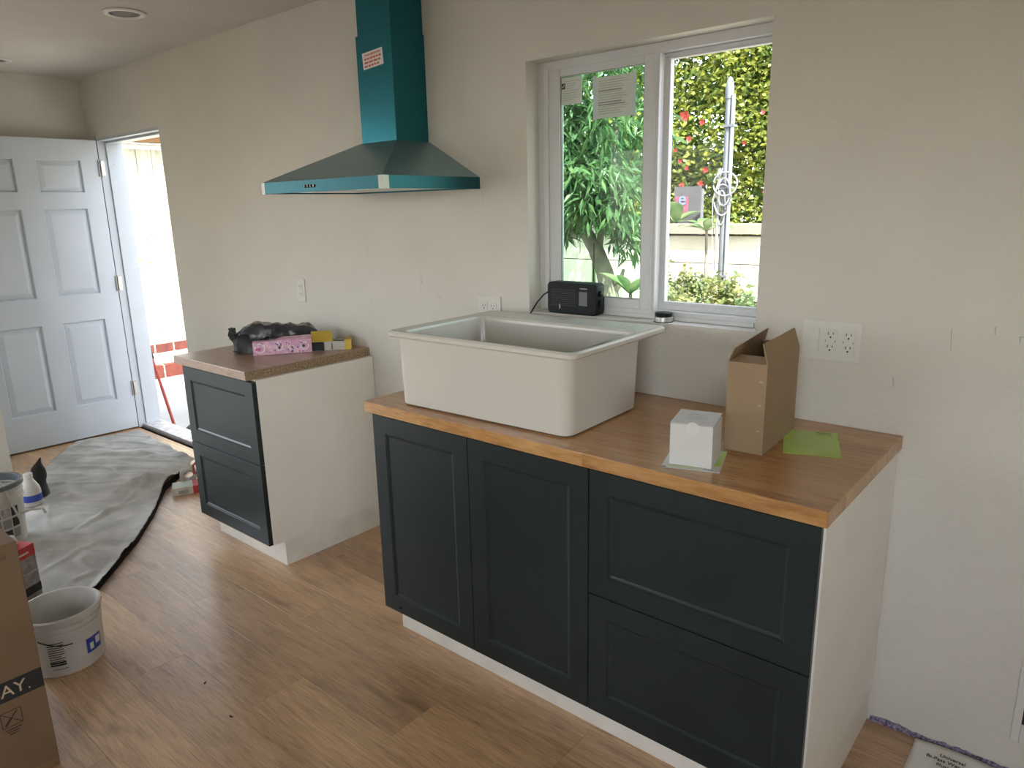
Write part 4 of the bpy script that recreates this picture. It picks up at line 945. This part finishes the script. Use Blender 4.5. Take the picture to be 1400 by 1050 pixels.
# shrubs along the wall
for i, (u, v, yy, rx, rz_, lab, mm) in enumerate(((948, 376, 2.30, .24, .22, 'yellow-green leafy shrub at the foot of the utility pole', LF_SH), (898, 392, 2.70, .11, .24, 'small rounded shrub by the block wall near the meeting stile', LF_BIG), (990, 408, 2.05, .15, .18, 'low pale shrub standing before the utility pole', LF_SH), (1024, 425, 1.60, .07, .10, 'sparse low plant against the bright wall beyond the pole', LF_BIG), (926, 425, 1.50, .16, .12, 'low spreading shrub with yellowish leaves under the window', LF_SH))):
    p = pix(u, v, yy)
    s = thing('garden_shrub', lab, 'shrub', (p.x, yy, GZ), 0, 'shrubs along the block wall')
    cts2 = [((p.x+rng.uniform(-.6, .6)*rx, yy+rng.uniform(-.05, .05), rng.uniform(.35, p.z+rz_*.5)), (rx*.5, .08, rz_*.6)) for _ in range(9)]+[((p.x+rng.uniform(-.5, .5)*rx, yy, p.z+rng.uniform(-.7, .7)*rz_), (rx*.45, .08, rz_*.4)) for _ in range(8)]
    leaf_cloud('foliage', 900, blob(cts2), .042, .026, 0, mm, s, 20+i)
    for k_ in range(5): MB().tube([(p.x+rng.uniform(-.03, .03), yy, GZ), (p.x+rng.uniform(-.1, .1), yy, (GZ+p.z)/2), (p.x+rng.uniform(-.7, .7)*rx, yy+rng.uniform(-.05, .05), p.z)], .008, 6, .003).build('stem', BARK, s)
def broad_plant(u, v, yy, n_, ln, lab, top=False):
    p = pix(u, v, yy); s = thing('broadleaf_plant', lab, 'plant', (p.x, yy, GZ), 0, 'broad-leaved plants by the wall')
    MB().tube([(p.x, yy, GZ), (p.x+.02, yy, (GZ+p.z)/2), (p.x, yy, p.z)], .016, 8, .010).build('stem', BARK, s)
    for k_ in range(n_):
        a = 2*PI*k_/n_+.4; up_ = rng.uniform(.3, 1.1); d = Vector((math.cos(a), math.sin(a)*.6, up_)).normalized(); sv = d.cross(Vector((0, 0, 1))).normalized(); l = ln*rng.uniform(.7, 1.15)
        mb = MB(); rws_ = []
        for i in range(7):
            t_ = i/6; c = p_v+d*l*t_ if False else Vector(p)+d*l*t_+Vector((0, 0, -.35*l*t_*t_)); wv = .20*l*math.sin(PI*(.06+.92*t_))
            nn = Vector((0, 0, .12*wv)); rws_.append([c-sv*wv+nn, c, c+sv*wv+nn])
        for i in range(6): mb.add(rws_[i]+rws_[i+1], [(0, 1, 4, 3), (1, 2, 5, 4)])
        mb.build('leaf', LF_BIG, s, smooth=True, fix=False)
broad_plant(862, 402, 1.25, 6, .24, 'young broad-leaved plant low beside the tree trunk')
broad_plant(966, 316, 2.72, 8, .26, 'broad-leaved plant with leaves rising above the wall cap')
broad_plant(925, 305, 3.33, 7, .30, 'broad-leaved plant peeking over the wall behind the cap')
sp = thing('garden_stake', 'thin green garden stake standing beside the tree trunk', 'stake', (pix(812, 380, 2.4).x, 2.4, GZ))
p = pix(812, 350, 2.4)
MB().lathe([(.014, GZ), (.014, p.z+.02), (.010, p.z+.03)], (p.x, 2.4, 0), 10).build('stake_body', mat('green_stake', (0.090, 0.162, 0.045), .5, var=.2, vscale=30), sp, smooth=True)
for k_ in range(6): MB().lathe([(.017, .3+k_*.16), (.017, .315+k_*.16)], (p.x, 2.4, 0), 10).build('stake_ring', mat('green_stake', (.09, .16, .045)), sp)
# sign board and timber fence beyond the wall
q = pix(938, 272, 3.56)
sg = thing('yard_sign', 'grey sign board with pink and blue letters half hidden beyond the wall', 'sign', (q.x, 3.56, .9))
B(q.x-.11, q.x+.13, 3.56, 3.58, 1.1, q.z+.10).build('board', mat('sign_grey', (0.080, 0.080, 0.085), .5, var=.1), sg)
B(q.x-.10, q.x+.02, 3.554, 3.56, q.z-.12, q.z+.02).build('pink_patch', mat('sign_pink', (0.225, 0.070, 0.110), .5, var=.2), sg)
text('sign_letter', 'e', .15, axes((q.x-.03, 3.550, q.z), (1, 0, 0), (0, 0, 1)), mat('sign_blue', (0.150, 0.190, 0.275), .5, var=.1), sg, bold=True)
for xx in (-.09, .11): B(q.x+xx-.02, q.x+xx+.02, 3.58, 3.62, GZ, q.z+.08).build('post', GPOLE, sg)
tf_ = thing('timber_fence', 'weathered brown timber fence beyond the block wall', 'fence', (-3.4, 3.24, GZ))
TIM = mat('brown_timber', (0.105, 0.050, 0.029), .9, var=.3, vscale=10, rnd=.15, bump=.3, bscale=40)
tme = None
for k_ in range(22):
    x = -4.9+k_*.152
    if x > -3.05: break
    if tme is None: o = B(0, .145, 0, .02, 0, 1.72).build('board', TIM, tf_, loc=(x+3.4, 0, 0)); tme = o.data
    else: o = bpy.data.objects.new('board', tme); COL.objects.link(o); o.parent = tf_; o.location = (x+3.4, 0, 0)
for z in (.3, 1.2): B(-4.9, -2.9, 3.26, 3.30, z, z+.08).build('rail', TIM, tf_)

# ------------------------------------------------------------------ outside the door
VF = mat('bleached_fence', (.42, .395, .29), .8, var=.30, vscale=1.8, stretch=(1, 6, 1), rnd=.05, bump=.2, bscale=40)
fc = thing('board_fence', 'bleached vertical board fence across the yard outside the door', 'fence', (-8.0, 1.6, .13))
for k_ in range(26):
    y = -.3+k_*.165
    if k_ == 0: o = B(0, .03, 0, .158, 0, 2.10).build('board', VF, fc, loc=(0, y-1.6, 0)); vme = o.data
    else: o = bpy.data.objects.new('board', vme); COL.objects.link(o); o.parent = fc; o.location = (.004*(k_ % 2), y-1.6, 0)
B(-8.02, -7.94, -.3, 4.0, .10, .13).build('bottom_rail', mat('grey_rail', (.35, .33, .30), .8, var=.1), fc)
B(-8.02, -7.95, -.3, 4.0, 2.23, 2.29).build('top_rail', mat('white_rail', (.75, .74, .70), .6, var=.05), fc)
RUST = mat('rust_stain', (0.225, 0.150, 0.100), .9, var=.3)
rs = random.Random(5)
for k_ in range(16):
    y, z = rs.uniform(1.2, 1.85), rs.choice((1.10, 1.02, 1.06, .98, .93, 1.30))+rs.uniform(-.03, .03)
    MB().lathe([(rs.uniform(.010, .025), 0), (.008, .002)], (-7.9655, y, z), 9, axis='x').build('rust_spot', RUST, fc)
OR = mat('orange_stained_timber', (0.168, 0.076, 0.016), .6, var=.12, vscale=5, stretch=(1, .3, 1))
ev = thing('patio_beam', 'orange stained timber beam above the bleached fence', 'beam', (-7.9, 1.6, 2.30))
B(-7.95, -7.80, -.6, 4.2, 2.295, 2.42).build('beam_board', OR, ev, bevel=.004); B(-7.86, -7.74, -.6, 4.2, 2.40, 2.56).build('fascia_board', OR, ev, bevel=.004)
for y in (-.5, 4.0): B(-7.93, -7.84, y, y+.09, GZ, 2.30).build('post', OR, ev)
BRK = mat('red_brick', (.075, .014, .008), .85, var=.3, vscale=14, rnd=.18, bump=.4, bscale=60)
def brick_course(name, lab, x, z0, z1, y0, y1, bl, top=None):
    c = thing(name, lab, 'kerb', (x, y0, GZ), 0, 'brick kerbs outside the door')
    B(x-.10, x-.004, y0, y1, max(GZ, z0-.008), z1-.004).build('mortar_bed', mat('pale_mortar', (.60, .56, .50), .95, var=.1), c)
    y = y0; bme_ = None
    while y < y1-bl*.5:
        if bme_ is None: o = B(0, .09, 0, bl-.012, 0, z1-z0).build('brick', BRK, c, loc=(-.09, y-y0, z0-GZ), bevel=.003); bme_ = o.data
        else:
            o = bpy.data.objects.new('brick', bme_); COL.objects.link(o); o.parent = c; o.location = (-.09, y-y0, z0-GZ)
            b = o.modifiers.new('edge', 'BEVEL'); b.width = .003; b.segments = 1
        y += bl
    return c
brick_course('brick_kerb', 'low red brick kerb at the foot of the bleached fence', -7.93, .0, .098, -.3, 4.0, .215)
tag(B(-8.02, -7.36, -.3, 4.0, GZ, -.0085).build('concrete_ledge', mat('white_concrete', (.42, .41, .39), .9, var=.08)), 'pale concrete ledge between the two brick kerbs', 'ledge')
brick_course('brick_kerb', 'red brick kerb edging the concrete ledge by the yard', -7.26, GZ+.0, -.012, -.3, 4.0, .215)
# broom handle leaning outside the jamb
bt = pix(202, 472, .215); bb = Vector((-5.035, .255, GZ))
d0 = pix(237, 577, .235); dirv = (d0-bt).normalized(); bb = bt+dirv*((GZ-bt.z)/dirv.z)
br = thing('broom_handle', 'red broom handle with black grip leaning outside the doorway', 'broom', tuple(bb))
gp = bt-dirv*(-.13)
MB().tube([bb, bt], .011, 10).build('stick', mat('red_handle', (0.330, 0.036, 0.024), .4, var=.08), br, smooth=True)
MB().tube([bt-dirv*.02, bt+dirv*.11], .016, 10).build('grip', DARK, br, smooth=True)
rq = random.Random(9)
for k_ in range(4):
    c = (-4.82+k_*.20+rq.uniform(-.015, .015), .30+rq.uniform(-.02, .03), GZ)
    s = MB(); s.lathe([(.06, 0), (.085, .03), (.07, .11), (.03, .145), (.003, .15)], c, 10); crumple(s, .025, 12, k_*3.1)
    tag(s.build('rubble_stone', mat('rubble_grey', (0.110, 0.100, 0.090), .95, var=.3, vscale=14, bump=.4, bscale=50)), ('rough grey rubble lump beside the red broom handle', 'tilted grey rubble lump in the middle outside the threshold', 'dark rubble lump outside the threshold near the strike jamb', 'rubble lump farthest along the threshold from the broom')[k_], 'stone', 'rubble outside the threshold')

CH = mat('pale_chip', (.55, .42, .26), .8, var=.2)
for k_, (u, v, lab) in enumerate(((351, 919, 'pale wood splinter lying on the laminate beyond the white pail'), (676, 1044, 'pale wood splinter lying on the laminate before the sink cabinet'), (280, 934, 'dark crumb of debris on the laminate floor'), (316, 980, 'tiny dark crumb on the laminate floor beside a plank joint'))):
    d = fw+Rv*((u-700)/FPX)+Uv*((525-v)/FPX); t = -CAM[2]/d.z; p = Vector(CAM)+d*t
    m_ = Matrix.Translation((p.x, p.y, .0002)) @ Matrix.Rotation(k_*1.1, 4, 'Z')
    mb = MB(); mb.prism([(-.007, -.002), (.006, -.003), (.008, .001), (-.002, .003)], 0, .002); mb.xform(m_)
    tag(mb.build('wood_chip', CH if k_ < 2 else DARKM), lab, 'debris', 'debris on the floor')
